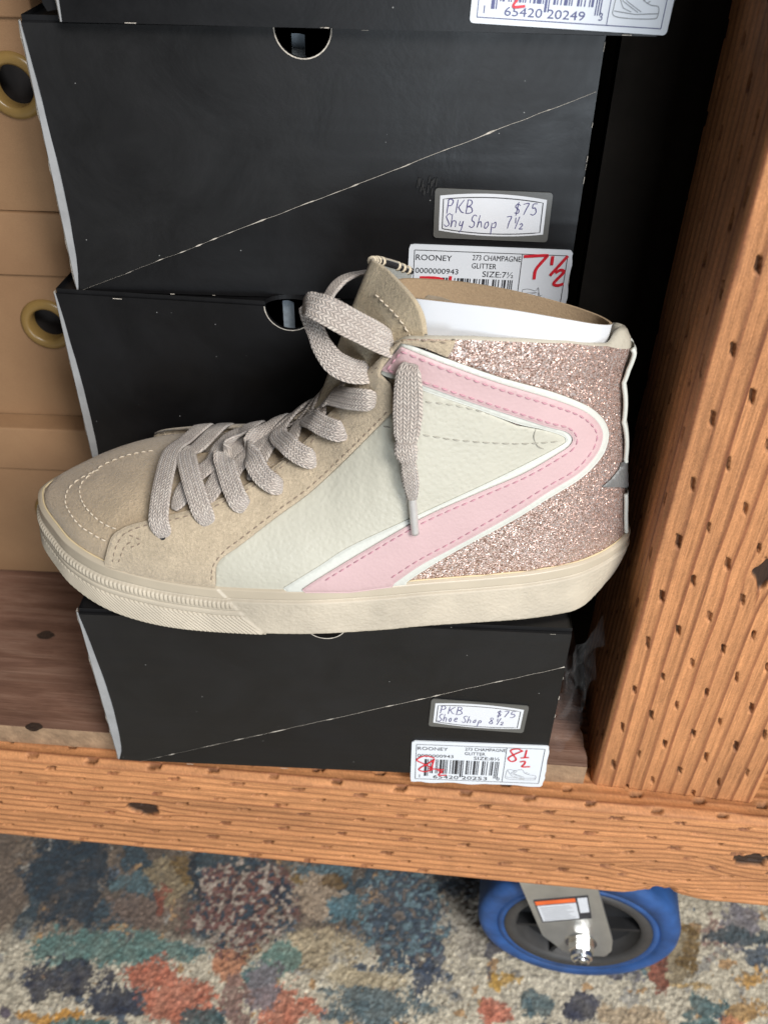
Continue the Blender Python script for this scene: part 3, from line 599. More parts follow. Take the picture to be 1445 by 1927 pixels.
def price_sticker(parent, fr, tl, tr, br, bl, word, size):
    tl, tr, br, bl = [np.array(p) for p in (tl, tr, br, bl)]
    ex = (tr-tl+br-bl)/2; ey = (tl-bl+tr-br)/2; Lw = np.linalg.norm(ex); Lh = np.linalg.norm(ey)
    lf = Frame(fr.p(bl, .0006), (fr.e*ex[0]+fr.u*ex[1])/Lw, (fr.e*ey[0]+fr.u*ey[1])/Lh)
    mb = MB(); sheet(mb, lf, rrect(0, 0, Lw, Lh, .0015), -.0004, .0002, 0); stc = mb.build('price_sticker', [M['sticker_back']], parent)
    def pillow(x0, y0, x1, y1, bul):
        t = np.linspace(0, 1, 17); q = 4*t*(1-t)
        return np.concatenate([np.stack([x0+(x1-x0)*t, y0-bul*q], 1), np.stack([x1-(x1-x0)*t, y1+bul*q], 1)])
    p1 = MB(); sheet(p1, lf, pillow(.045*Lw, .16*Lh, .955*Lw, .86*Lh, .075*Lh), .0002, .00035, 0); pan = p1.build('panel', [M['paper_white']], stc)
    p2 = MB(); pl = pillow(.075*Lw, .20*Lh, .925*Lw, .80*Lh, .065*Lh); stroke(p2, lf, np.concatenate([pl, pl[:1]]), .0004, .0005, 0)
    hw = .27*Lh
    pen(p2, lf, 'PKB', .10*Lw, .53*Lh, hw, .085*Lw, .00038, .00055, 1); pen(p2, lf, '$75', .68*Lw, .55*Lh, hw*.85, .075*Lw, .00038, .00055, 1)
    lw_ = .50/(len(word)-.5); pen(p2, lf, word, .085*Lw, .25*Lh, hw*.92, lw_*Lw, .00036, .00055, 1, .16, .09); xx = .62*Lw
    pen(p2, lf, size, xx, .27*Lh, hw*.85, .065*Lw, .00038, .00055, 1); half(p2, lf, xx+.075*Lw, .27*Lh, hw*.85, .00038, .00055, 1)
    p2.build('handwriting', [M['ink'], M['pen']], pan)

# ------------------------------------------------------------------ black shoe boxes
def black_box(label, o, e, W, H, D, hole=None, diag=None, wear=3, back=0.0, hole_fill='inner_dark', bow=.0038):
    """o = lower left front corner; front face spans e * W by H up"""
    dp = np.array([-e[1], e[0], 0]); fr = Frame(o, e, upz)
    b = thing('shoe_box', label, 'shoe box', o+e*W/2+dp*D/2, 'black shoe boxes stacked on the shelf')
    t = .0022
    mb = MB(); mb.box(fr.p(np.array([t, 0]), -t-.0004), e*(W-2*t), dp*(D-2*t), upz*t); mb.box(fr.p(np.array([0, 0]), -.0008), e*t, dp*(D-.001), upz*(H-t-.0005)); mb.box(fr.p(np.array([W-t, 0]), -.0008), e*t, dp*(D-.001), upz*(H-t-.0005)); mb.box(fr.p(np.array([t, t]), -D+t), e*(W-2*t), dp*t, upz*(H-2*t-.001))
    mb.build('box_body', M['black_board'], b)
    # lid: top board with the thumb notch cut through
    hu, hr = (hole if hole else (None, None))
    th = np.linspace(0, math.pi, 20)
    lidp = [(0.0003, 0), (hu-hr, 0)]+[(hu-hr*math.cos(a), -.70*hr*math.sin(a)) for a in th[1:-1]]+[(hu+hr, 0), (W-.0003, 0), (W-.0003, -D), (0.0003, -D)] if hole else [(0.0003, 0), (W-.0003, 0), (W-.0003, -D), (0.0003, -D)]
    mb = MB(); sheet(mb, Frame(fr.p(np.array([0, H]), -.0010), e, -dp), [(p[0], p[1]) for p in lidp], -t, 0, 0)
    mb.build('lid', [M['black_board'], M['board_edge']], b)
    # front wall, softly bowed outline, with thumb notch
    rows = np.linspace(0, 1, 14)
    def lx(v): return bow*np.maximum(v, 0)**.6*np.maximum(1-v, 0)/.40
    left = [(lx(v)+.0003*vnoise(v*14, 0, wear), v*H) for v in rows]
    right = [(W-.0006*abs(vnoise(v*9, 3, wear)), v*H) for v in rows[::-1]]
    topc = []
    if hole: topc = [(hu+hr*math.cos(a), H-hr*math.sin(a)*.98) for a in th]
    poly = left+topc[::-1]+right if hole else left+right
    mb = MB(); MBF = mb; sheet(mb, fr, np.array(poly)[::-1], -t, 0, 0)
    # white board edge showing along the bowed left side
    mb = MB(); n = len(rows); vv = np.linspace(0, 1, 40)
    A = np.array([(-.0008, v*H) for v in vv]); Bq = np.array([(lx(v)-.0001, v*H) for v in vv]); C_ = np.array([(-.0016-.0004*vnoise(v*20, 1, wear), v*H) for v in vv])
    mb.add(np.concatenate([fr.p(A, -.0004), fr.p(Bq, -.0003)]), [(i, 40+i, 40+i+1, i+1) for i in range(39)], 0)
    mb.add(np.concatenate([fr.p(C_, -.0012), fr.p(A, -.0002)]), [(i, 40+i, 40+i+1, i+1) for i in range(39)], 1)
    mb.add(np.concatenate([fr.p(C_, -.004), fr.p(C_, -.0012)]), [(i, 40+i, 40+i+1, i+1) for i in range(39)], 1)
    mb.build('board_lining', [M['board_white'], M['board_edge']], b)
    if diag is not None:
        (u0, v0), (u1, v1) = diag
        L = resample(np.array([(u0, v0), (u1, v1)]), .003); L[:, 1] += .00025*vnoise(L[:, 0]*160, 0, wear+2)
        pl = [(lx(v/H)+.0004, v) for v in np.linspace(v0+.0005, H-.0004, 12)]
        tp = [(hu-(hr+.0004)*math.cos(a), H-(hr+.0004)*math.sin(a)*.98) for a in th] if hole else []
        poly = np.concatenate([L, [(W-.0007, H-.0004)], np.array(tp)[::-1].reshape(-1, 2), np.array(pl)[::-1]])
        mb = MB(); sheet(mb, fr, poly, 0, .0007, 0)
        fl_ = mb.build('front_flap', [M['black_flap'], M['board_edge']], b)
        mb = MB(); LL = resample(L, .0012); stroke(mb, fr, LL, (.00004+.00011*sstep(.02, .15, LL[:, 0]))+.0005*np.clip(vnoise(LL[:, 0]*260, 0, wear)-.15, 0, 1)**2*2, .00085)
        mb.build('worn_edge', M['board_edge'], fl_)
    # scuffed white paper at corners and along edges
    mb = MBF
    if hole: stroke(mb, fr, np.array(topc), .0005, .0009 if diag is not None else .0004, 1)
    for _ in range(12):
        sd = random.choice('rtb'); q = random.random(); ln = random.uniform(.001, .005)
        if sd == 'r': P = [(W-.0004, q*H), (W-.0003, min(H, q*H+ln))]
        elif sd == 't': P = [(q*W, H-.0004), (min(W, q*W+ln), H-.0004)]
        else: P = [(.02+q*W*.9, .0004), (.02+q*W*.9+ln, .0004)]
        if hole and sd == 't' and abs(q*W-hu) < hr+.006: continue
        stroke(mb, fr, resample(np.array(P), .001), random.uniform(.00012, .00035), .0010, 1)
    mb.build('front_panel', [M['black_board'], M['board_edge']], b)
    if hole:
        mb = MB()
        if hole_fill == 'tissue':
            gu_, gv_ = np.meshgrid(np.linspace(hu-hr*1.6, hu+hr*1.6, 24), np.linspace(H-hr*2.2, H-.0012, 16))
            V = fr.p(np.stack([gu_.ravel(), gv_.ravel()], 1), (-.0045+.002*vnoise(gu_.ravel()*220, gv_.ravel()*220, 4))[:, None])
        else:
            gu_, gv_ = np.meshgrid(np.linspace(hu-hr*.62, hu-hr*.12, 24), np.linspace(H-hr*3.0, H-.006, 16))
            V = fr.p(np.stack([gu_.ravel(), gv_.ravel()], 1), (-.016+.004*np.sin((gu_.ravel()-hu)*300))[:, None])
        mb.add(V, [(j*24+i, j*24+i+1, (j+1)*24+i+1, (j+1)*24+i) for j in range(15) for i in range(23)])
        mb.build('wrapping_tissue' if hole_fill == 'tissue' else 'stored_cloth', M['tissue' if hole_fill == 'tissue' else 'inner_grey'], b, True)
    return b, fr
def edir(a): return np.array([math.cos(a), math.sin(a), 0])
# B (second from top)
eB = edir(.0409); oB = np.array([-.1766, .39186, ZB-HB]); frB = Frame(oB, eB, upz)
hB = frB.px(570, 55); dB = [(.0012, .0006), tuple(frB.px(1128, 172))]; dB[1] = (WB-.0008, dB[1][1])
boxB, frB = black_box('black shoe box whose grey-bordered price sticker ends in 7½', oB, eB, WB, HB, .32, (hB[0], .0116), dB, 3)
price_sticker(boxB, frB, frB.px(819, 352), frB.px(1040, 362), frB.px(1029, 454), frB.px(815, 446), 'Shy Shop', '7')
tl = frB.px(770, 458); tr = frB.px(1080, 470); br_ = frB.px(1062, 568); ex = tr-tl; hgt = .0365; eyv = np.array([-ex[1], ex[0]])/np.linalg.norm(ex)*hgt
size_label(boxB, frB, tl-eyv, ex, eyv, '7½', '1 65420 20246 2', '7')
mb = MB()
for k in range(16):
    p = frB.px(783+random.uniform(-5, 42), 345+random.uniform(-4, 22)); stroke(mb, frB, [p, p+np.array([.0004, .0018+.002*random.random()])], .0005, .0009)
mb.build('scribble', M['inner_dark'], boxB)
# A (top, shifted right)
Y_A = .386; eA = edir(.032); qA = onZ(118, 41, ZB+.0012); oA = np.array([qA[0], Y_A, ZB+.0012]); qr = onY(1246, 60, Y_A)
boxA, frA = black_box('topmost black shoe box, above the others, its half-seen label ending in 3', oA, eA, min(.255, qr[0]-oA[0]), HB, .32, None, None, 5, bow=.0008)
tl = frA.px(884, 22); bl_ = frA.px(883, 42); br_ = frA.px(1252, 66); tr2 = frA.px(1262, 5); ex = br_-bl_; eyv = np.array([-ex[1], ex[0]])/np.linalg.norm(ex)*.0365
size_label(boxA, frA, bl_, ex, eyv, '8', '1 65420 20249 3', '8', True)
mb = MB(); sheet(mb, frA, [frA.px(66, -60), frA.px(72, 10), frA.px(82, 26), frA.px(100, 22), frA.px(106, -60)], -.006, -.005, 0, 1); mb.build('side_flap', [M['black_board'], M['board_edge']], boxA)
# C (third)
pC0 = onZ(105, 552, ZB-HB-.0008); pC1 = onZ(494, 578, ZB-HB-.0008); eC = (pC1-pC0)/np.linalg.norm(pC1-pC0); eC = edir(math.atan2(eC[1], eC[0])+.012)
oC = pC0.copy(); HC = (ZB-HB-.0008)-(ZD+.0008); oC[2] = ZD+.0008; frC = Frame(oC, eC, upz); hC = frC.px(545, 585)
boxC, frC = black_box('black shoe box directly behind the sneaker, third from the top of the stack', oC, eC, WB, HC, .32, (hC[0], .0120), None, 8, bow=.0042)
# D (lowest, pulled forward)
eD = edir(.0348); oD = np.array([-.165, .290, ZS+.0006]); HD = ZD-oD[2]; frD = Frame(oD, eD, upz); hD = frD.px(613, 1184)
dD = [(.012, .0006), tuple(frD.px(1066, 1253))]; dD[1] = (WB-.0008, dD[1][1])
boxD, frD = black_box('black shoe box under the sneaker, its price sticker ending in 8½', oD, eD, WB, HD, .32, (hD[0], .0100), dD, 12, hole_fill='tissue', bow=.0050)
price_sticker(boxD, frD, frD.px(812, 1314), frD.px(995, 1327), frD.px(984, 1378), frD.px(806, 1364), 'Shoe Shop', '8')
bl_ = frD.px(775, 1459); tl = frD.px(775, 1392); tr = frD.px(1035, 1402); ex = tr-tl; eyv = tl-bl_; eyv = np.array([-ex[1], ex[0]])/np.linalg.norm(ex)*.0355
size_label(boxD, frD, tl-eyv, ex, eyv, '8½', '1 65420 20253 0', '8')

# ------------------------------------------------------------------ kraft boxes
def grommet(mb, c, e, r0, r1):
    n = np.array([e[1], -e[0], 0]); lathe(mb, c, n, [(r0, -.006), (r0, .0015), (r0+.0012, .0026), (r1-.0016, .0026), (r1, .0012), (r1+.0002, 0)], 48)
def kraft_box(label, zb, H, yf, lid, gpx, gr=(.0097, .0152), drop=.0012):
    e = edir(.03); o = np.array([-.50, yf-.30*.03, zb]); W = .302; D = .30; dp = np.array([-e[1], e[0], 0]); fr = Frame(o, e, upz)
    b = thing('kraft_box', label, 'box', o+e*W/2+dp*D/2, 'kraft boxes stacked left of the black boxes')
    g = fr.px(*gpx); th = np.linspace(0, 2*math.pi, 40, endpoint=False); hole = np.stack([g[0]+gr[0]*np.cos(th), g[1]+gr[0]*np.sin(th)], 1)
    def side_panel(y0, y1, out):
        V, Fc = tri2d([(0, y0), (W, y0), (W, y1), (0, y1)], [hole] if (g[1] > y0 and g[1] < y1) else [])
        keep = [f for f in Fc if np.hypot(*(V[f].mean(0)-g)) > gr[0]*.98]; return fr.p(V, out), [f if area2(V[f]) > 0 else f[::-1] for f in keep]
    mb = MB(); mb.add(*side_panel(0, H-lid+.0006, 0.0)); mb.box(fr.p(np.array([0, 0]), -.003), e*.003, dp*(D-.003), upz*(H-.003)); mb.box(fr.p(np.array([W-.003, 0]), -.0005), e*.003, dp*(D-.003), upz*(H-.003)); mb.box(fr.p(np.array([.003, .0]), -.0005), e*(W-.006), dp*(D-.004), upz*.003); mb.box(fr.p(np.array([0, 0]), -D+.003), e*W, -dp*-.003, upz*(H-.003))
    mb.build('box_base', M['kraft'], b)
    mb = MB(); mb.bevbox(fr.p(np.array([-.0015, H-lid]), .0022), e*(W+.003), dp*(D+.003), upz*lid, .0012); mb.build('lid', M['kraft'], b, True)
    mb = MB(); c = fr.p(g[None, :], 0)[0]; grommet(mb, c, e, *gr); mb.build('grommet', M['grommet'], b, True)
    mb = MB(); gu_, gv_ = np.meshgrid(np.linspace(g[0]-.03, g[0]+.03, 20), np.linspace(.004, min(H-lid, g[1]+.02), 20)); V = fr.p(np.stack([gu_.ravel(), gv_.ravel()], 1), (-.022+.006*vnoise(gu_.ravel()*60, gv_.ravel()*60, 9))[:, None]); mb.add(V, [(j*20+i, j*20+i+1, (j+1)*20+i+1, (j+1)*20+i) for j in range(19) for i in range(19)])
    mb.build('hole_backing', M['kraft_hole'], b, True)  # dark uneven sheet set behind the ring hole
kraft_box('lowest kraft cardboard box, on the shelf board behind the sneaker toe', ZS+.0006, -.3025-ZS-.0006, .4385, .031, (112, 962))
kraft_box('middle kraft cardboard box with its whole amber ring hole in view', -.3020, .1275, .452, .0355, (91, 610))
kraft_box('top kraft cardboard box with its amber ring hole half off the left edge', -.1740, .125, .452, .034, (28, 161))

# ------------------------------------------------------------------ SNEAKER
O = np.array([0, .337, ZD+.0004])
shoe = thing('sneaker', 'high-top sneaker in beige suede, cream, pink and rose glitter, laced, on the lowest black box', 'shoe', O)
NEAR = np.array([(-.1905, 0.0), (-.1885, -.007), (-.1842, -.0145), (-.1758, -.0238), (-.1646, -.0340), (-.147, -.0425), (-.1217, -.0470), (-.0948, -.0482), (-.0581, -.0468), (-.0248, -.0416), (-.0008, -.0364), (.0235, -.0320), (.0481, -.0272), (.068, -.0208), (.081, -.0132), (.089, -.0062), (.0932, -.0005), (.0945, .004)])
FAR = np.array([(-.1905, 0.0), (-.1885, .007), (-.1842, .0135), (-.1758, .021), (-.1646, .0295), (-.147, .0375), (-.1217, .0430), (-.0948, .0448), (-.0581, .0435), (-.0248, .0400), (-.0008, .0375), (.0235, .0362), (.0481, .0345), (.068, .0295), (.081, .0225), (.089, .0148), (.0932, .009), (.0945, .004)])
FZ = np.array([(-.1905, .0365), (-.1758, .035), (-.1646, .033), (-.147, .030), (-.1217, .027), (-.0948, .025), (-.0581, .025), (.0, .0255), (.0235, .026), (.0481, .027), (.068, .028), (.081, .029), (.0945, .031)])
RZ = np.array([(-.1905, .0368), (-.187, .0395), (-.1795, .0430), (-.1688, .0478), (-.1587, .0520), (-.147, .0562), (-.136, .0592), (-.120, .0618), (-.105, .0640), (-.087, .0680), (-.0736, .0742), (-.0634, .081), (-.0533, .0905), (-.0435, .1025), (-.0363, .119), (-.031, .136), (-.027, .152), (-.018, .215), (-.008, .42), (.02, 2.0), (.1, 8.0)])
COLN = np.array([(-.0363, .119), (-.026, .131), (-.0144, .1425), (-.004, .1440), (.012, .1440), (.03, .1425), (.05, .1405), (.066, .136), (.0795, .1285)])
COLF = np.array([(-.0363, .119), (-.026, .126), (-.0144, .130), (.03, .129), (.06, .128), (.0795, .1285)])
HB_ = np.array([(.02, .0945), (.031, .0945), (.044, .0918), (.060, .0890), (.0746, .0862), (.0997, .0806), (.112, .0783), (.120, .0782), (.127, .0792), (.14, .0785)])
def smooth_curve(P, m=240):
    Q = spline(P, m); o = np.argsort(Q[:, 0]); return Q[o]
NEs, FAs = smooth_curve(NEAR), smooth_curve(FAR)
def fz(x): return np.interp(x, FZ[:, 0], FZ[:, 1])
def rz(x): return np.interp(x, RZ[:, 0], RZ[:, 1])
def xb(z): return np.interp(z, HB_[:, 0], HB_[:, 1])
def gfun(x, z):
    s = np.clip((z-fz(x))/np.maximum(rz(x)-fz(x), 1e-5), 0, 1); k = sstep(-.115, -.045, x); a = 3.0*(1-k)+1.75*k; b = 2.0*(1-k)+1.55*k
    return (1-s**a)**(1/b)
def wid(x, z, tab):
    e = xb(z); xx = np.where(x > .02, .02+(x-.02)*(.0945-.02)/np.maximum(e-.02, 1e-4), x)
    W_ = np.interp(xx, tab[:, 0], tab[:, 1]); yc = .004*sstep(.0, .08, xx)
    A = 1-.20*sstep(.03, .135, z)*sstep(-.11, -.03, x)
    pad = 1+.05*np.exp(-((z-.136)/.010)**2)*sstep(-.02, .02, x)
    return yc+(W_-yc)*gfun(x, z)*A*pad
NL, NT_ = 44, 72
ridge = np.array([(p[0], p[1]) for p in RZ if p[0] <= -.0362]); rr = resample(ridge, .002); ks = np.linspace(0, 1, NL)
ra_ = np.r_[0, np.cumsum(np.linalg.norm(np.diff(rr, axis=0), axis=1))]; ra_ /= ra_[-1]
rings = []
tt = (1-np.cos(np.linspace(0, math.pi, NT_)))/2
for k in ks:
    kk = k**1.0; Fp = np.array([np.interp(kk, ra_, rr[:, 0]), np.interp(kk, ra_, rr[:, 1])]); zb_ = .031+(.1285-.031)*k**.9
    B_ = np.array([xb(zb_), zb_]); xs = Fp[0]+(B_[0]-Fp[0])*tt; zs = Fp[1]+(B_[1]-Fp[1])*tt
    l0 = .0368+(.031-.0368)*np.interp(xs, [-.1905, .0945], [0, 1]); zs = zs+(fz(xs)-l0)*(1-sstep(0, .22, k))
    lt = .119+(.1285-.119)*tt; xt = -.0363+(.0795+.0363)*tt; wk = sstep(.35, 1, k); cw_ = sstep(.2, 1, k)
    zn = zs+(np.interp(xt, COLN[:, 0], COLN[:, 1])-lt)*cw_; zfar = zs+(np.interp(xt, COLF[:, 0], COLF[:, 1])-lt)*cw_
    n_ = np.stack([xs, wid(xs, zn, NEs), zn], 1); f_ = np.stack([xs, wid(xs, zfar, FAs), zfar], 1)
    n_[0, 1] = f_[0, 1] = .5*(n_[0, 1]+f_[0, 1])*0+.0; n_[-1, 1] = f_[-1, 1] = .004
    rings.append(np.concatenate([n_, f_[1:-1][::-1]]))
NR = len(rings[0]); low = rings[0].copy(); low[:, 2] -= .006; rings = [low]+rings
BV = np.concatenate(rings); BF = [(j*NR+i, j*NR+(i+1) % NR, (j+1)*NR+(i+1) % NR, (j+1)*NR+i) for j in range(len(rings)-1) for i in range(NR)]
BASE = BVHTree.FromPolygons([Vector(v) for v in BV], BF, all_triangles=False)
# smooth vertex normals
bn_ = np.zeros_like(BV)
for f in BF:
    a, b, c, d_ = BV[list(f)]; nn = np.cross(c-a, d_-b); 
    for i in f: bn_[i] += nn
bn_ /= np.maximum(np.linalg.norm(bn_, axis=1, keepdims=True), 1e-12)
def surf_normal(idx, p):
    f = BF[idx]; w_ = np.array([1/(np.linalg.norm(BV[i]-p)+1e-5) for i in f]); n = (bn_[list(f)]*w_[:, None]).sum(0); return n/np.linalg.norm(n)
def hit(px, py, y_if_miss=None):
    d = ray(px, py); h, n, i, _ = BASE.ray_cast(Vector(-O), Vector(d))
    if h is None:
        best = None; t0 = .30
        for t in np.linspace(.30, .56, 60):
            q = -O+d*t; r = BASE.find_nearest(Vector(q))
            if best is None or r[3] < best[1][3]: best = (q, r)
        h, n, i, _ = best[1]
    h = np.array(h); return h, surf_normal(i, h)
def lift(px, py, off, cmin=.62):
    """point seen at a pixel, a given height above the upper"""
    d = ray(px, py); h, n = hit(px, py); c = max(cmin, -(d@n)); q = h-d*(off/c)
    return q, n
def nearest(p):
    h, n, i, _ = BASE.find_nearest(Vector(p)); h = np.array(h); return h, surf_normal(i, h)
cen = np.array([BV[list(f)].mean(0) for f in BF]); is_toe = cen[:, 0] < -.080+.55*(cen[:, 2]-.02)
def sub(mask): 
    F2 = [BF[i] for i in np.where(mask)[0]]; u = sorted({i for f in F2 for i in f}); mp = {a: b for b, a in enumerate(u)}; return BV[u]+O, [[mp[i] for i in f] for f in F2]
V, Fc = sub(is_toe); vamp = obj('vamp', V, Fc, M['suede_toe'], shoe)
V, Fc = sub(~is_toe); heel = obj('heel_panel', V, Fc, M['glitter'], shoe)
# collar lining: rolls over the top line and goes down inside
top = rings[-1]; cx_, cy_ = .026, .003
def inset(R, d_, dz):
    T = np.roll(R, -1, 0)-np.roll(R, 1, 0); N = np.stack([-T[:, 1], T[:, 0]], 1); N /= np.maximum(np.linalg.norm(N, axis=1, keepdims=True), 1e-9)
    if ((N*(np.array([cx_, cy_])-R[:, :2])).sum() < 0): N = -N
    Q = R.copy(); Q[:, :2] += N*np.broadcast_to(d_, (len(R),))[:, None]; Q[:, 2] += dz; return Q
hs = .16+2.3*sstep(.066, .078, top[:, 0])
L_ = [top+[0, 0, -.0002]]+[inset(top, a*(.5+.5*hs), b*hs) for a, b in ((.0006, .0016), (.0018, .0030), (.0030, .0034), (.0042, .0028))]+[inset(top, a*(.6+.4*hs), b) for a, b in ((.0052, -.001), (.0056, -.012), (.0058, -.05))]
LV = np.concatenate(L_); LF = [(j*NR+i, j*NR+(i+1) % NR, (j+1)*NR+(i+1) % NR, (j+1)*NR+i) for j in range(len(L_)-1) for i in range(NR)]
obj('collar_lining', LV+O, LF, M['lining'], shoe)

def panel(name, poly, mat, th, off, parent, smooth_n=None, step=2.6, grid=6.0, mirror=False, label=None, edge=.45, mshift=-.001):
    """flat leather piece laid over the upper: outline in photo pixels, wrapped on the surface, with thickness and a rounded rim"""
    P = np.array(poly, float)
    B = resample(P, step, True)
    if area2(B) > 0: B = B[::-1]
    xs = np.arange(B[:, 0].min(), B[:, 0].max(), grid); ys = np.arange(B[:, 1].min(), B[:, 1].max(), grid)
    G = np.array([(x_+(grid/2 if j % 2 else 0), y_) for j, y_ in enumerate(ys) for x_ in xs])
    if len(G):
        ins = np.zeros(len(G), bool); n = len(B); j = n-1
        for i in range(n):
            a, b = B[i], B[j]; c = ((a[1] > G[:, 1]) != (b[1] > G[:, 1])) & (G[:, 0] < (b[0]-a[0])*(G[:, 1]-a[1])/(b[1]-a[1]+1e-12)+a[0]); ins ^= c; j = i
        G = G[ins]
        if len(G): dist = np.min(np.linalg.norm(G[:, None]-B[None], axis=2), axis=1); G = G[dist > step*1.75]
    Tb = np.roll(B, -1, 0)-np.roll(B, 1, 0); Tb /= np.maximum(np.linalg.norm(Tb, axis=1, keepdims=True), 1e-9); Nb = np.stack([Tb[:, 1], -Tb[:, 0]], 1)
    if area2(B) > 0: Nb = -Nb
    IN = B-Nb*0+np.stack([Tb[:, 1], -Tb[:, 0]], 1)*2.0
    dI = np.min(np.linalg.norm(IN[:, None]-B[None], axis=2), axis=1); IN = IN[dI > 1.7]
    nB = len(B); pts = [Vector(p) for p in B]+[Vector(p) for p in IN]+[Vector(p) for p in G]
    v, e, f, ov, *_ = delaunay_2d_cdt(pts, [(i, (i+1) % nB) for i in range(nB)], [], 1, 1e-6)
    v = np.array([list(a) for a in v]); H = [hit(*p) for p in v]; hp = np.array([a for a, _ in H]); hn = np.array([b for _, b in H])
    if mirror:
        H = [nearest((a[0], -a[1]-mshift, a[2])) for a in hp]; hp = np.array([a for a, _ in H]); hn = np.array([b for _, b in H])
    rim = {}
    for i, src in enumerate(ov):
        for s_ in src:
            if s_ < nB: rim[s_] = i
    isr = np.zeros(len(v), bool)
    for i in rim.values(): isr[i] = True
    hgt = np.where(isr, off+th*edge, off+th); top_ = hp+hn*hgt[:, None]
    if not mirror:
        dd = np.array([ray(*p) for p in v]); cc_ = np.maximum(-(dd*hn).sum(1), .35); top_ = np.where((cc_ > .36)[:, None], hp-dd*(hgt/cc_)[:, None], top_)
    # second ring inside rim at full thickness comes from the grid; skirt goes down into the surface
    Fc = []
    for q in f:
        q = list(q); a = v[q]; 
        if area2(a) > 0: q = q[::-1]
        Fc.append(q if not mirror else q[::-1])
    V = top_; ring = [rim[i] for i in range(nB) if i in rim]; m = len(ring); k0 = len(V)
    V = np.concatenate([V, hp[ring]-hn[ring]*.0015])
    for i in range(m):
        q = (ring[i], ring[(i+1) % m], k0+(i+1) % m, k0+i); Fc.append(q[::-1] if mirror else q)
    if mirror:
        Fc = [q for q in Fc if max(np.linalg.norm(V[q[i]]-V[q[i-1]]) for i in range(len(q))) < .009 and min(V[i][1] for i in q) > -.003]
        u = sorted({i for q in Fc for i in q}); mp = {a: b for b, a in enumerate(u)}; V = V[u]; Fc = [[mp[i] for i in q] for q in Fc]
    return obj(name, V+O, Fc, mat, parent, True, label=label)
def px_path(P, n=None): P = np.array(P, float); return spline(P, n or 10*len(P))
def stitches(mb, path, off, ln=.0024, gap=.0011, r=.00035, m=0, mirror=False):
    P = resample(np.array(path, float), 2.0); H = [hit(*p) for p in P]; Q = np.array([lift(*p, off)[0] for p in P]); N = np.array([b for _, b in H])
    d_ = np.r_[0, np.cumsum(np.linalg.norm(np.diff(Q, axis=0), axis=1))]; t = 0.0
    while t+ln < d_[-1]:
        tq = np.linspace(t, t+ln, 6); c = np.stack([np.interp(tq, d_, Q[:, j]) for j in range(3)], 1); nn = np.stack([np.interp(tq, d_, N[:, j]) for j in range(3)], 1)
        s_ = np.sin(np.linspace(0, math.pi, 6)); tube(mb, O+c+nn*(s_*.00035-.00015)[:, None], r*(.55+.45*s_), 6, m); t += ln+gap
# outlines, photo pixels
FOX = [(180, 1051), (197, 1060), (250, 1074), (300, 1084), (360, 1093), (407, 1098), (470, 1106), (533, 1110), (600, 1110), (660, 1110), (746, 1098), (800, 1093), (900, 1087), (965, 1082), (1029, 1076), (1080, 1065), (1115, 1055), (1162, 1022), (1173, 1007)]
def fox(x0_, x1_, dy=8): return [(x_, np.interp(x_, [p[0] for p in FOX], [p[1] for p in FOX])+dy) for x_ in np.linspace(x0_, x1_, max(2, int(abs(x1_-x0_)/25)+1))]
quarter = [(400, 1092), (408, 1062), (428, 1040), (521, 968), (581, 924), (642, 868), (702, 808), (745, 768), (800, 730), (889, 764), (971, 800), (1040, 812), (1075, 825), (1060, 850), (986, 888), (900, 925), (793, 975), (690, 1032), (600, 1080), (575, 1095)]+fox(580, 400)
panel('quarter', quarter, M['cream'], .0008, .0003, shoe)
top_out = px_path([(757, 643), (800, 660), (841, 675), (937, 709), (1034, 736), (1097, 760), (1128, 781), (1143, 805), (1144, 829), (1131, 861), (1093, 900), (1029, 940), (965, 980), (857, 1038), (793, 1077), (765, 1096)], 120)
pink_out = px_path([(754, 652), (800, 671), (841, 687), (937, 721), (1034, 750), (1090, 770), (1117, 787), (1132, 808), (1133, 829), (1121, 857), (1089, 891), (1029, 928), (965, 969), (857, 1029), (793, 1063), (742, 1098)], 120)
pink_in = px_path([(717, 697), (760, 712), (802, 727), (889, 758), (973, 785), (1029, 803), (1064, 812), (1077, 824), (1073, 837), (1055, 851), (986, 891), (900, 928), (793, 976), (686, 1037), (600, 1089), (568, 1110)], 120)
in_in = px_path([(711, 703), (760, 721), (802, 737), (889, 767), (971, 797), (1020, 808), (1055, 819), (1064, 827), (1056, 838), (986, 875), (900, 917), (789, 968), (660, 1028), (600, 1066), (533, 1107)], 120)
pip = panel('piping', np.concatenate([in_in, fox(540, 765, 6), top_out[::-1]]), M['piping'], .0012, .0009, shoe, label='white piping bordering the pink stripe')
stripe = panel('stripe', np.concatenate([pink_in, fox(575, 738, 6), pink_out[::-1]]), M['pink'], .0012, .0023, shoe, label='pink leather stripe shaped like a folded arrow')
# eyestay
throat = px_path([(757, 634), (712, 676), (662, 728), (621, 776), (575, 829), (521, 874), (461, 914), (393, 948), (324, 968), (284, 978), (251, 986), (228, 996), (210, 1012), (197, 1056)], 120)
outer = px_path([(407, 1098), (408, 1066), (424, 1046), (453, 1026), (521, 973), (581, 929), (642, 873), (702, 813), (742, 773)], 90)
eye_poly = np.concatenate([throat, fox(200, 405, 8), outer, [(748, 766), (735, 722), (716, 703), (722, 690), (754, 646), (800, 655), (842, 673), (850, 662), (858, 641), (830, 634), (795, 629)]])
eyestay = panel('eyestay', eye_poly, M['suede'], .0030, .0004, shoe, edge=.7)
panel('eyestay', eye_poly, M['suede'], .0024, .0006, shoe, mirror=True, mshift=.010)
panel('quarter', quarter, M['cream'], .0008, .0003, shoe, mirror=True, grid=12)
panel('stripe', np.concatenate([pink_in, fox(575, 738, 6), pink_out[::-1]]), M['pink'], .0016, .0012, shoe, mirror=True, grid=12)
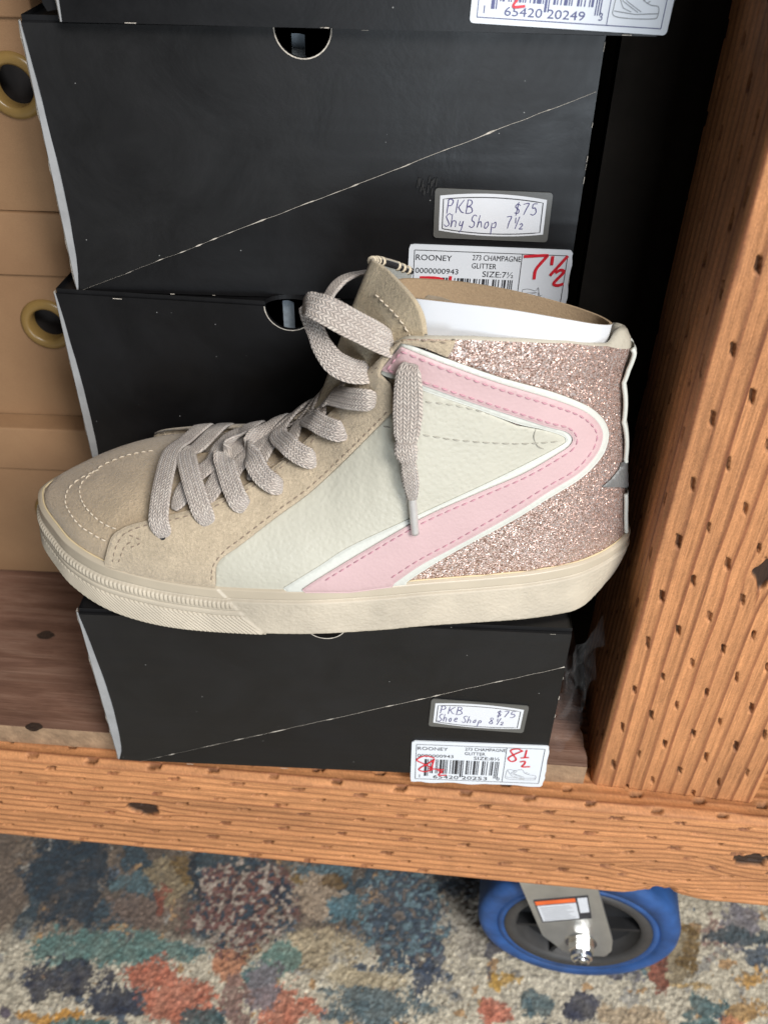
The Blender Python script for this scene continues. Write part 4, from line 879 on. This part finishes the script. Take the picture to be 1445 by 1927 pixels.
star = panel('star', [(1132, 917), (1150, 901), (1164, 883), (1172, 862), (1181, 850), (1186, 918), (1165, 917)], M['grey_leather'], .0010, .0004, shoe, label='grey leather star point wrapping the heel')
# stitching
mb = MB(); stitches(mb, px_path([(186, 884), (160, 896), (141, 908), (127, 925), (124, 947), (133, 966), (150, 988), (176, 1006), (205, 1021)]), .0004, .0026, .0012, .00042)
mb.build('toe_stitching', M['thread_light'], vamp, True); mb = MB()
stitches(mb, px_path([(288, 848), (256, 853), (230, 860), (195, 875), (166, 897), (153, 912), (151, 930), (160, 952), (180, 974), (200, 988), (223, 997)]), .0004, .0026, .0012, .00042)
mb.build('toe_stitching', M['thread_light'], vamp, True)
mb = MB(); stitches(mb, px_path([(213, 1058), (217, 1035), (229, 1011), (245, 999), (278, 988), (330, 977), (395, 957), (465, 922), (527, 882), (581, 837), (627, 784), (668, 737), (716, 685)]), .0034, .0024, .0013, .0003, 0)
stitches(mb, px_path([(224, 1058), (232, 1035), (240, 1024), (250, 1020)]), .0034, .0022, .0014, .0003, 0); stitches(mb, px_path([(244, 1007), (264, 1016), (262, 1024), (246, 1030)]), .0034, .002, .0014, .0003, 0)
stitches(mb, px_path([(398, 1092), (402, 1064), (424, 1036), (453, 1014), (521, 962), (581, 918), (642, 862), (700, 805), (738, 765)]), .0034, .0024, .0013, .0003, 0)
stitches(mb, px_path([(774, 637), (800, 641), (830, 644), (852, 647)]), .0034, .0024, .0013, .0003, 0)
mb.build('eyestay_stitching', M['thread_dark'], eyestay, True)
def lerp_path(a, b, k): a = resample(np.array(a), 4); b = resample(np.array(b), 4); n = 160; A = np.array(a)[np.linspace(0, len(a)-1, n).astype(int)]; Bq = np.array(b)[np.linspace(0, len(b)-1, n).astype(int)]; return A*(1-k)+Bq*k
mb = MB()
stitches(mb, px_path([(728, 696), (752, 666), (758, 663), (800, 680), (841, 697), (937, 732), (1034, 762), (1085, 780), (1108, 795), (1121, 812), (1122, 829), (1110, 854), (1080, 886), (1025, 918), (960, 958), (855, 1018), (790, 1053), (735, 1088)]), .0036, .0027, .0012, .00035, 0)
stitches(mb, px_path([(730, 697), (802, 721), (889, 750), (973, 777), (1030, 795), (1070, 806), (1085, 823), (1081, 841), (1060, 858), (990, 898), (903, 936), (796, 984), (690, 1045), (606, 1096)]), .0036, .0027, .0012, .00035, 0)
mb.build('stripe_stitching', M['thread_pink'], stripe, True)
mb = MB(); stitches(mb, px_path([(722, 802), (760, 812), (800, 819), (850, 827), (900, 832), (960, 835), (1010, 834), (1058, 830)]), .0012, .0030, .0012, .0003)
stitches(mb, px_path([(800, 756), (850, 762), (900, 773), (960, 788), (1000, 803)]), .0012, .0028, .0014, .0003)
stitches(mb, px_path([(1008, 808), (1004, 822), (1010, 838), (1024, 846)]), .0013, .006, .0001, .00022)
q_o = [o for o in shoe.children if o.name.startswith('quarter')][0]
mb.build('quarter_stitching', M['thread_grey'], q_o, True)
# back seam welt with scallops along the heel
for z0_, z1_ in ((.033, .0555), (.0735, .1300)):
  mb = MB(); zz = np.linspace(z0_, z1_, 120); sc = np.abs(np.sin((zz-.036)/.0975*math.pi*5.0))**.7
  X_ = xb(np.minimum(zz, .1275))+.0006+0.0011*sc*sstep(.03, .1, zz)-.004*sstep(.128, .134, zz)
  for yy in (-.0022, .0062):
      tube(mb, O+np.stack([X_-.0012, np.full_like(zz, yy), zz], 1), .0010, 8)
  V = []; k = 9
  for i in range(len(zz)):
      for a in np.linspace(-1, 1, k): V.append(O+np.array([X_[i]+.0003-.0012*a*a, .002+a*.0042, zz[i]]))
  mb.add(V, [(i*k+j, i*k+j+1, (i+1)*k+j+1, (i+1)*k+j) for i in range(len(zz)-1) for j in range(k-1)])
  mb.build('heel_welt', M['piping'], shoe, True)
# tongue: curved flap rising above the collar
mb = MB(); TV = []; nb, na = 40, 41
lip = spline(np.array([onY(*p, O[1]+yy)-O for p, yy in [((796, 632), -.027), ((791, 598), -.0255), ((776, 566), -.022), ((752, 537), -.015), ((724, 508), -.006), ((698, 489), .002), ((712, 486), .011), ((740, 492), .019), ((770, 506), .026)]]), na)
bot = []
for a in np.linspace(-1, 1, na): h_, n_ = nearest((-.058+.036*abs(a)**2, .021*a+.001, .092+.010*abs(a))); bot.append(tuple(h_+n_*.0008))
bot = np.array(bot)
for b in np.linspace(0, 1, nb):
    R_ = bot*(1-b)+lip*b; bul = math.sin(b*math.pi)
    cen_ = 1-np.linspace(-1, 1, na)**2
    R_[:, 0] -= .0015*bul*cen_; R_[:, 2] -= 0
    TV.append(R_)
TV = np.array(TV)
for j in range(nb):
    for i, a in enumerate(np.linspace(-1, 1, na)):
        p = TV[j, i]; h_, n_ = nearest(p); g_ = (p-h_)@n_
        wq = float(sstep(.70, .45, abs(a)))*float(sstep(.120, .108, h_[2]))
        if wq > 0 and g_ < .0009: TV[j, i] = p*(1-wq)+(h_+n_*.0009)*wq
outw = np.array([-1.0, 0, .15]); tk = .0032
inner = TV+np.stack([.0017*np.ones((nb, na)), -.30*tk*np.linspace(-1, 1, na)[None, :].repeat(nb, 0)*1.2, np.zeros((nb, na))], 2)
A_ = TV.reshape(-1, 3); I_ = inner.reshape(-1, 3); nA = len(A_)
Fo = [(j*na+i, j*na+i+1, (j+1)*na+i+1, (j+1)*na+i) for j in range(nb-1) for i in range(na-1)]
tongue = obj('tongue', A_+O, [f[::-1] for f in Fo], M['suede_tongue'], shoe)
rim_ = [(nb-1)*na+i for i in range(na)]
e1 = [i*na for i in range(nb)]; e2 = [i*na+na-1 for i in range(nb)]
mb = MB(); mb.add(I_+O, Fo)
for E_ in (rim_, e1, e2):
    n = len(E_); mb.add(np.concatenate([A_[E_], A_[E_]*.5+I_[E_]*.5+(np.array([0, 0, .0007]) if E_ is rim_ else 0), I_[E_]])+O, [(i, i+1, n+i+1, n+i) for i in range(n-1)]+[(n+i, n+i+1, 2*n+i+1, 2*n+i) for i in range(n-1)], 1)
mb.build('tongue_lining', [M['binding'], M['suede_tongue']], tongue, True)
mb = MB(); Pq = TV[int(nb*.86), 2:20]-np.array([.0004, .0002, 0]); Pq = resample(Pq, .0036)
for a, b in zip(Pq[:-1], Pq[1:]): tube(mb, O+np.array([a+(b-a)*.12, a+(b-a)*.5+[-.0003, -.0003, 0], a+(b-a)*.78]), .0003, 6)
mb.build('tongue_stitching', M['thread_light'], tongue, True)
mb = MB(); P = spline(np.array([onY(*p, O[1]+yy) for p, yy in [((700, 491), .004), ((714, 491), .011), ((740, 498), .018), ((756, 504), .022), ((773, 511), .026)]]), 40)
tube(mb, P, .0016, 10); 
P2 = resample(P, .0004)
for s0 in (.02, .10, .20, .33, .68, .80, .92):
    i0 = int(s0*(len(P2)-1)); c = P2[i0]; d_ = P2[min(i0+3, len(P2)-1)]-P2[max(i0-3, 0)]; d_ /= np.linalg.norm(d_)
    tube(mb, np.array([c-d_*.0006, c+d_*.0006]), .0020, 10, 1)
mb.build('pull_tab', [M['webbing'], M['whip']], tongue, True)
# ---- laces
LWID = .0092
def ribbon(mb, uvs, P, N, wd, tk=.0017, seed=0):
    P = np.asarray(P, float); n = len(P); wd = np.broadcast_to(wd, (n,)); tk = np.broadcast_to(tk, (n,))
    T = np.gradient(P, axis=0); T /= np.linalg.norm(T, axis=1, keepdims=True); N = np.asarray(N, float); N = N-T*(N*T).sum(1, keepdims=True); N /= np.linalg.norm(N, axis=1, keepdims=True); Wd = np.cross(T, N)
    arc = np.r_[0, np.cumsum(np.linalg.norm(np.diff(P, axis=0), axis=1))]; k = 20; V = []
    for i in range(n):
        for j in range(k):
            a = 2*math.pi*j/k; c, s_ = math.cos(a), math.sin(a); cxx = math.copysign(abs(c)**.75, c); syy = math.copysign(abs(s_)**.62, s_)
            fz_ = .00012*math.sin(arc[i]*3000+j*2.1)
            V.append(P[i]+Wd[i]*cxx*(wd[i]/2+fz_)+N[i]*syy*(tk[i]/2)); uvs.append((cxx*.0046+.0046+(0 if s_ >= 0 else .0003), arc[i]+seed*.013))
    Fc = [(i*k+j, i*k+(j+1) % k, (i+1)*k+(j+1) % k, (i+1)*k+j) for i in range(n-1) for j in range(k)]+[list(range(k))[::-1], [(n-1)*k+j for j in range(k)]]
    mb.add(V, Fc)
lace = MB(); UVS = []
def lace_on(px_pts, offs, far=None, wend=.55, seed=0, tw=None, wscale=1.0):
    """lace running over the upper: photo pixels on the near side plus points on the far side (shoe coordinates)"""
    Q = []; N = []
    far = far or []
    for p, o_ in [(np.array(f[:3]), f[3]) for f in far]:
        h_, n_ = nearest(p); Q.append(h_+n_*o_); N.append(n_)
    for p, o_ in zip(px_pts, offs): h_, n_ = lift(*p, o_+(.001 if o_ > .002 else 0)); Q.append(h_); N.append(n_)
    m = 14*len(Q); P = spline(np.array(Q), m); Nn = spline(np.array(N), m); t = np.linspace(0, 1, m)
    wd = LWID*wscale*np.sqrt(np.clip(1-((t-.84).clip(0)/.165)**2, .06, 1)); tk = .0017+.0011*sstep(.85, 1, t)
    ribbon(lace, UVS, P+O, Nn, wd, tk, seed)
def far_pts(x0, z0, x1, z1, o1=.005): return [(x0, .040, z0, .001), ((x0*.6+x1*.4), .028, z0*.5+z1*.5+.004, .004), (x1, .012, z1+.01, o1)]
k_ = .0042
# under-layer strands (cross the other way)
lace_on([(420, 835), (402, 868), (360, 905), (328, 960)], [.004, .0036, .003, .002], [(-.075, .03, .06, .002), (-.092, .012, .072, .004)], 1, 21)
lace_on([(470, 822), (440, 850), (405, 912), (382, 950)], [.0042, .0038, .003, .0015], [(-.062, .03, .072, .002), (-.078, .012, .08, .004)], 1, 22)
lace_on([(505, 815), (475, 848), (440, 885), (425, 925)], [.0042, .0038, .003, .0015], [(-.055, .03, .082, .002), (-.068, .012, .088, .004)], 1, 23)
lace_on([(560, 780), (530, 805), (500, 845), (470, 905)], [.0042, .0038, .003, .0015], [(-.046, .028, .094, .002), (-.056, .012, .1, .004)], 1, 24)
lace_on([(605, 745), (570, 765), (560, 800), (545, 840)], [.0042, .0038, .003, .0015], [(-.040, .026, .106, .002), (-.048, .012, .112, .004)], 1, 25)
lace_on([(640, 705), (612, 728), (610, 760), (600, 795)], [.0042, .0038, .003, .0015], [(-.034, .024, .12, .002), (-.042, .010, .124, .004)], 1, 26)
# top strands to the near eyelets
lace_on([(352, 826), (324, 850), (309, 900), (301, 950), (300, 985), (316, 1016)], [.0058, .0058, .0060, .0060, .0052, .0012], [(-.118, .036, .045, .003), (-.113, .020, .062, .005)], .6, 1)
lace_on([(372, 842), (352, 852), (356, 882), (368, 925), (381, 962), (398, 992)], [.0052, .0055, .0062, .0062, .0052, .0012], [(-.105, .030, .055, .003), (-.105, .014, .068, .005)], .6, 2)
lace_on([(424, 848), (426, 880), (438, 918), (450, 943), (467, 958)], [.0058, .0064, .0062, .0052, .0012], [(-.088, .030, .062, .003), (-.088, .014, .074, .005)], .6, 3)
lace_on([(470, 838), (478, 866), (492, 892), (514, 910), (536, 918)], [.0058, .0064, .0062, .0052, .0012], [(-.076, .030, .07, .003), (-.076, .014, .08, .005)], .6, 4)
lace_on([(525, 812), (540, 835), (560, 852), (580, 862), (598, 866)], [.0058, .0064, .0062, .0052, .0012], [(-.062, .028, .084, .003), (-.064, .013, .09, .005)], .6, 5)
lace_on([(572, 768), (590, 790), (612, 803), (635, 811), (655, 812)], [.0058, .0064, .0062, .0052, .0012], [(-.052, .026, .096, .003), (-.053, .012, .102, .005)], .6, 6)
lace_on([(632, 715), (602, 735), (625, 745), (655, 750), (688, 753), (713, 752)], [.0052, .0060, .0066, .0062, .0052, .0012], [(-.044, .024, .11, .003), (-.044, .011, .116, .005)], .6, 7)
# loop above the top eyelet: strand leaves under the eyestay, turns at the left and comes back
TOCAM = -FW
def lace_free(pts, wd, tk=.0019, twist=None, seed=0):
    P = np.array([onY(px_, py_, O[1]+yy) for px_, py_, yy in pts]); m = 16*len(P); Pq = spline(P, m); t = np.linspace(0, 1, m)
    N = np.array([twist(a) if twist else TOCAM for a in t]); wq = np.interp(t, np.linspace(0, 1, len(wd)), wd); ribbon(lace, UVS, Pq, N, wq, tk, seed)
lace_free([(770, 664, -.010), (748, 655, -.0195), (722, 641, -.0250), (690, 624, -.0270), (655, 606, -.0275), (622, 588, -.0262), (598, 577, -.0235), (581, 572, -.0185), (574, 577, -.013)], [.0090, .0112, .0116, .0116, .0116, .0112, .0100, .0085], .0021, lambda a: TOCAM+np.array([-.3, 0, .35])*(1-a)+np.array([-1.6, .3, -.2])*sstep(.8, 1, a), 9)
lace_free([(574, 574, -.012), (580, 592, -.0145), (594, 622, -.0190), (607, 652, -.0215), (630, 682, -.0225), (662, 698, -.0215), (696, 700, -.0185), (720, 694, -.008)], [.0075, .0080, .0088, .0098, .0104, .0100, .0088], .0020, lambda a: TOCAM+np.array([-.9, 0, -.1])*(1-a)+np.array([-.1, 0, .2])*a, 10)
lace_free([(612, 575, -.004), (622, 552, .004), (640, 530, .010), (662, 518, .016), (692, 512, .024)], [.0062, .0066, .0070, .0074, .0078], .0020, lambda a: np.array([-.6, -.5, .8]), 11)
# hanging end through the top eyelet
def hang(pts, wd, tk, seed):
    Q = []; N = []
    for px_, py_, o_ in pts: h_, n_ = lift(px_, py_, o_); Q.append(h_); N.append(n_)
    m = 14*len(Q); t = np.linspace(0, 1, m); P = spline(np.array(Q), m); Nn = spline(np.array(N), m); f_ = lambda a: np.interp(t, np.linspace(0, 1, len(a)), a)
    ribbon(lace, UVS, P+O, Nn, f_(wd), f_(tk), seed); return P+O, Nn
hang([(774, 688, .0030), (769, 700, .0062), (768, 735, .0075), (767, 780, .0085), (765, 818, .0088), (764, 842, .0085)], [.0055, .0098, .0118, .0120, .0104, .0070], [.0028, .0024, .0022, .0022, .0026, .0032], 12)
PK, _ = hang([(763, 832, .0086), (764, 850, .0086), (768, 866, .0084)], [.0086, .0098, .0074], [.0042, .0050, .0042], 13)
PH_, NH_ = hang([(767, 862, .0084), (770, 885, .0080), (773, 908, .0076), (775, 930, .0070), (776, 938, .0068)], [.0058, .0068, .0070, .0052, .0038], [.0032, .0034, .0034, .0034, .0032], 14)
lc = obj('shoelace', np.concatenate(lace.V), lace.F, M['lace'], shoe, True, uv=UVS)
mb = MB(); Q = np.array([lift(px_, py_, o_)[0] for px_, py_, o_ in ((775, 930, .0068), (777, 955, .0062), (779, 980, .0058), (781, 1004, .0054))]); tube(mb, spline(Q, 16)+O, .0018, 12); mb.build('aglet', M['aglet'], lc, True)
# fuzz and knot wraps
mb = MB()
for i in range(90):
    j = random.randrange(len(lace.V)); v = lace.V[j]; p = v[random.randrange(len(v))]; d_ = RNG.normal(0, 1, 3); d_ /= np.linalg.norm(d_)
    q = RNG.normal(0, 1, 3)*.0008; ln = random.uniform(.0015, .0035); tube(mb, np.array([p, p+d_*ln*.5+q*.3, p+d_*ln+q]), .00006, 4)
mb.build('lace_fuzz', M['lace'], lc, True)
# eyelets: dark punched holes behind each strand end
mb = MB()
for (px_, py_) in ((320, 1020), (399, 995), (468, 960), (538, 920), (600, 868), (657, 813), (714, 753), (775, 690)):
    h_, n_ = hit(px_-8, py_-10); a = np.cross(n_, [0, 0, 1]); a /= np.linalg.norm(a); mb = MB(); lathe(mb, h_+n_*.0036+O, n_, [(.0001, 0), (.0013, 0), (.0016, -.0006)], 16); mb.build('eyelet', M['inner_dark'], eyestay, False)

# ---- sole
def outline(tab_n, tab_f):
    a = spline(np.concatenate([tab_n, tab_f[::-1][1:-1]]), 900, True); return resample(a, .00036, True)
OUT = outline(NEAR, FAR); nO = len(OUT); T = np.roll(OUT, -1, 0)-np.roll(OUT, 1, 0); T /= np.linalg.norm(T, axis=1, keepdims=True); NO = np.stack([T[:, 1], -T[:, 0]], 1)
if (NO*(OUT-OUT.mean(0))).sum() < 0: NO = -NO
for _ in range(26): NO = (np.roll(NO, 1, 0)+NO+np.roll(NO, -1, 0))/3
NO /= np.linalg.norm(NO, axis=1, keepdims=True)
arc = np.r_[0, np.cumsum(np.linalg.norm(np.diff(OUT, axis=0), axis=1))]
ztop = fz(OUT[:, 0])+.0006; zbot = .0112*(sstep(-.110, -.1905, OUT[:, 0])**1.6)
zbot = zbot+.0015*sstep(.075, .0945, OUT[:, 0])
VB = np.r_[np.linspace(0, .03, 4), np.linspace(.045, .97, 74), [.985, 1.0]]; nv = len(VB); SV = []; SM = []
flare = .0042-.0012*sstep(-.1, -.18, OUT[:, 0])
toeband = (OUT[:, 0] < -.088)
xq = OUT[:, 0]; endm = np.where(OUT[:, 1] < .004, 1.0, 1.0)
rings_s = []
for v in VB:
    h_abs = zbot+(ztop-zbot)*v; dfrac = 1-v           # distance from top in fraction
    dist = (ztop-h_abs)                                # metres below the top edge
    off = .0022+flare*(1-v)**1.1
    off -= .0025*sstep(.12, 0.0, v)**2*1.0+.0085*(1-v)**1.6*sstep(.066, .093, xq)
    # top smooth band
    topw = .0062+.0012*sstep(-.1, -.17, xq)
    under = sstep(topw-.0004, topw+.0004, dist)
    off += np.where(under > 0, .0007*under, 0)-.0012*np.exp(-((dist-topw)/.0005)**2)
    off -= .0016*sstep(.0012, 0, dist)
    # toe bumper: roped band, smooth band, hatched band
    slant = -.0900+(.0185)*(dist-.006)/.022
    tm = sstep(slant+.0012, slant-.0006, xq)
    db = dist-topw
    rope = np.exp(-((db-.0022)/.0016)**4)*(.5+.5*np.sin(arc*2*math.pi/.0020))
    hat1 = sstep(.0078, .0085, db)*(1-sstep(.0235, .024, db)); hat = (.5+.5*np.sign(np.sin((arc*1.0+h_abs*1.15)*2*math.pi/.0021))*np.abs(np.sin((arc+h_abs*1.15)*2*math.pi/.0021))**.5)
    hat2 = .5+.5*np.sin((arc-h_abs*1.6)*2*math.pi/.0019)
    line = np.exp(-((db-.0056)/.00035)**2)+np.exp(-((db-.0084)/.0003)**2)
    off += tm*(.0006+.0008*rope-.0009*line+hat1*(.0007*hat-.0004)+hat1*.00025*hat2*sstep(-.14, -.11, xq))
    peb = vnoise(arc*900, h_abs*1300, 3)*.6+vnoise(arc*1900, h_abs*2400, 5)*.4
    off += (1-tm)*sstep(.0008, .0016, db)*.00015*peb
    rings_s.append(np.stack([OUT[:, 0]+NO[:, 0]*off, OUT[:, 1]+NO[:, 1]*off, h_abs], 1))
SV = np.concatenate(rings_s)
Fs = []; Ms = []
for j in range(nv-1):
    for i in range(nO):
        Fs.append((j*nO+i, j*nO+(i+1) % nO, (j+1)*nO+(i+1) % nO, (j+1)*nO+i)); dm = (ztop[i]-SV[j*nO+i, 2]); Ms.append(1 if dm < .0062+.0012*sstep(-.1, -.17, xq[i]) else 0)
# close the top inwards and the bottom
inn = np.stack([OUT[:, 0]-NO[:, 0]*.003, OUT[:, 1]-NO[:, 1]*.003, ztop-.0016], 1); bot_c = rings_s[0].copy(); bot_c[:, :2] -= NO*.004
base_i = len(SV); SV = np.concatenate([SV, inn, bot_c]); 
for i in range(nO):
    a = (nv-1)*nO+i; b = (nv-1)*nO+(i+1) % nO; Fs.append((a, b, base_i+(i+1) % nO, base_i+i)); Ms.append(1); Fs.append(((i+1) % nO, i, base_i+nO+i, base_i+nO+(i+1) % nO)); Ms.append(0)
Fs.append([base_i+nO+i for i in range(nO)][::-1]); Ms.append(0)
sole = obj('sole', SV+O, Fs, [M['rubber'], M['rubber_band']], shoe, True, midx=Ms)
# yellowed glue line between the upper band and the lower wall, and where the upper meets the sole
mb = MB(); P = np.stack([OUT[:, 0]+NO[:, 0]*.0004, OUT[:, 1]+NO[:, 1]*.0004, ztop-.0003+.0003*vnoise(arc*150, 0, 4)], 1); tube(mb, np.concatenate([P, P[:1]])[::4]+O, .00045, 6, 0, False)
mb.build('glue_seam', M['glue_line'], sole, True)

# ------------------------------------------------------------------ cardboard collar insert
ins = thing('card_insert', 'white and brown card strip curled inside the sneaker collar', 'card insert', O+np.array([.02, 0, .10]))
nearp = [onY(*p, O[1]+yy)-O for p, yy in [((1149, 611), -.003), ((1120, 610), -.0145), ((1060, 600), -.0205), ((960, 583), -.0235), ((860, 571), -.0235), ((790, 563), -.0215), ((775, 561), -.0175)]]
farp = [onY(*p, O[1]+yy)-O for p, yy in [((752, 545), -.006), ((738, 533), .006), ((755, 524), .016), ((800, 524), .0215), ((870, 530), .0245), ((960, 545), .0235), ((1060, 570), .019), ((1120, 590), .011), ((1147, 604), .002)]]
LP = spline(np.array(nearp+farp), 160, True); n = len(LP); dep = .045
ctr = LP.mean(0); Vb = LP+(ctr-LP)*[.06, .22, 0]; Vb[:, 2] = LP[:, 2]-dep; inl = LP+(ctr-LP)*[.022, .05, 0]; inb = Vb+(ctr-Vb)*[.022, .05, 0]
mb = MB(); q = lambda a, b: [(a*n+i, a*n+(i+1) % n, b*n+(i+1) % n, b*n+i) for i in range(n)]
mb.add(np.concatenate([Vb, LP])+O, q(0, 1), 0); mb.add(np.concatenate([inl, inb])+O, q(0, 1), 1); mb.add(np.concatenate([LP, inl])+O, q(0, 1), 1)
cs = mb.build('card_strip', [M['paper_white'], M['card_brown']], ins, True)
mb = MB(); P = np.array([onY(*p, O[1]-.019)-O for p in [(793, 566), (805, 556), (830, 560), (862, 571), (830, 569)]]); V = np.concatenate([P, P+[0, .0005, 0]])+O; mb.add(V, [(0, 1, 2, 3, 4), (9, 8, 7, 6, 5), (0, 5, 6, 1), (1, 6, 7, 2), (2, 7, 8, 3)]); mb.build('torn_tab', M['tissue'], ins)

# ------------------------------------------------------------------ scrap of clear wrap between the lowest box and the post
mb = MB(); nxp, nyp = 26, 34; gu_, gv_ = np.meshgrid(np.linspace(0, 1, nxp), np.linspace(0, 1, nyp)); a, b = gu_.ravel(), gv_.ravel()
o_ = oD+eD*(WB+.002)+np.array([0, .012, 0])
V = o_+np.outer(a*.020+.004*vnoise(a*4, b*6, 2), eD)+np.outer(b*.085+.002, upz)+np.outer(.004+.008*vnoise(a*5, b*7, 6)+.02*a, [0, 1, 0])
mb.add(V, [(j*nxp+i, j*nxp+i+1, (j+1)*nxp+i+1, (j+1)*nxp+i) for j in range(nyp-1) for i in range(nxp-1)])
fw_ = mb.build('plastic_wrap', M['film'], None, True); fw_['label'] = 'crumpled clear plastic wrap wedged between the lowest black box and the post'; fw_['category'] = 'plastic wrap'
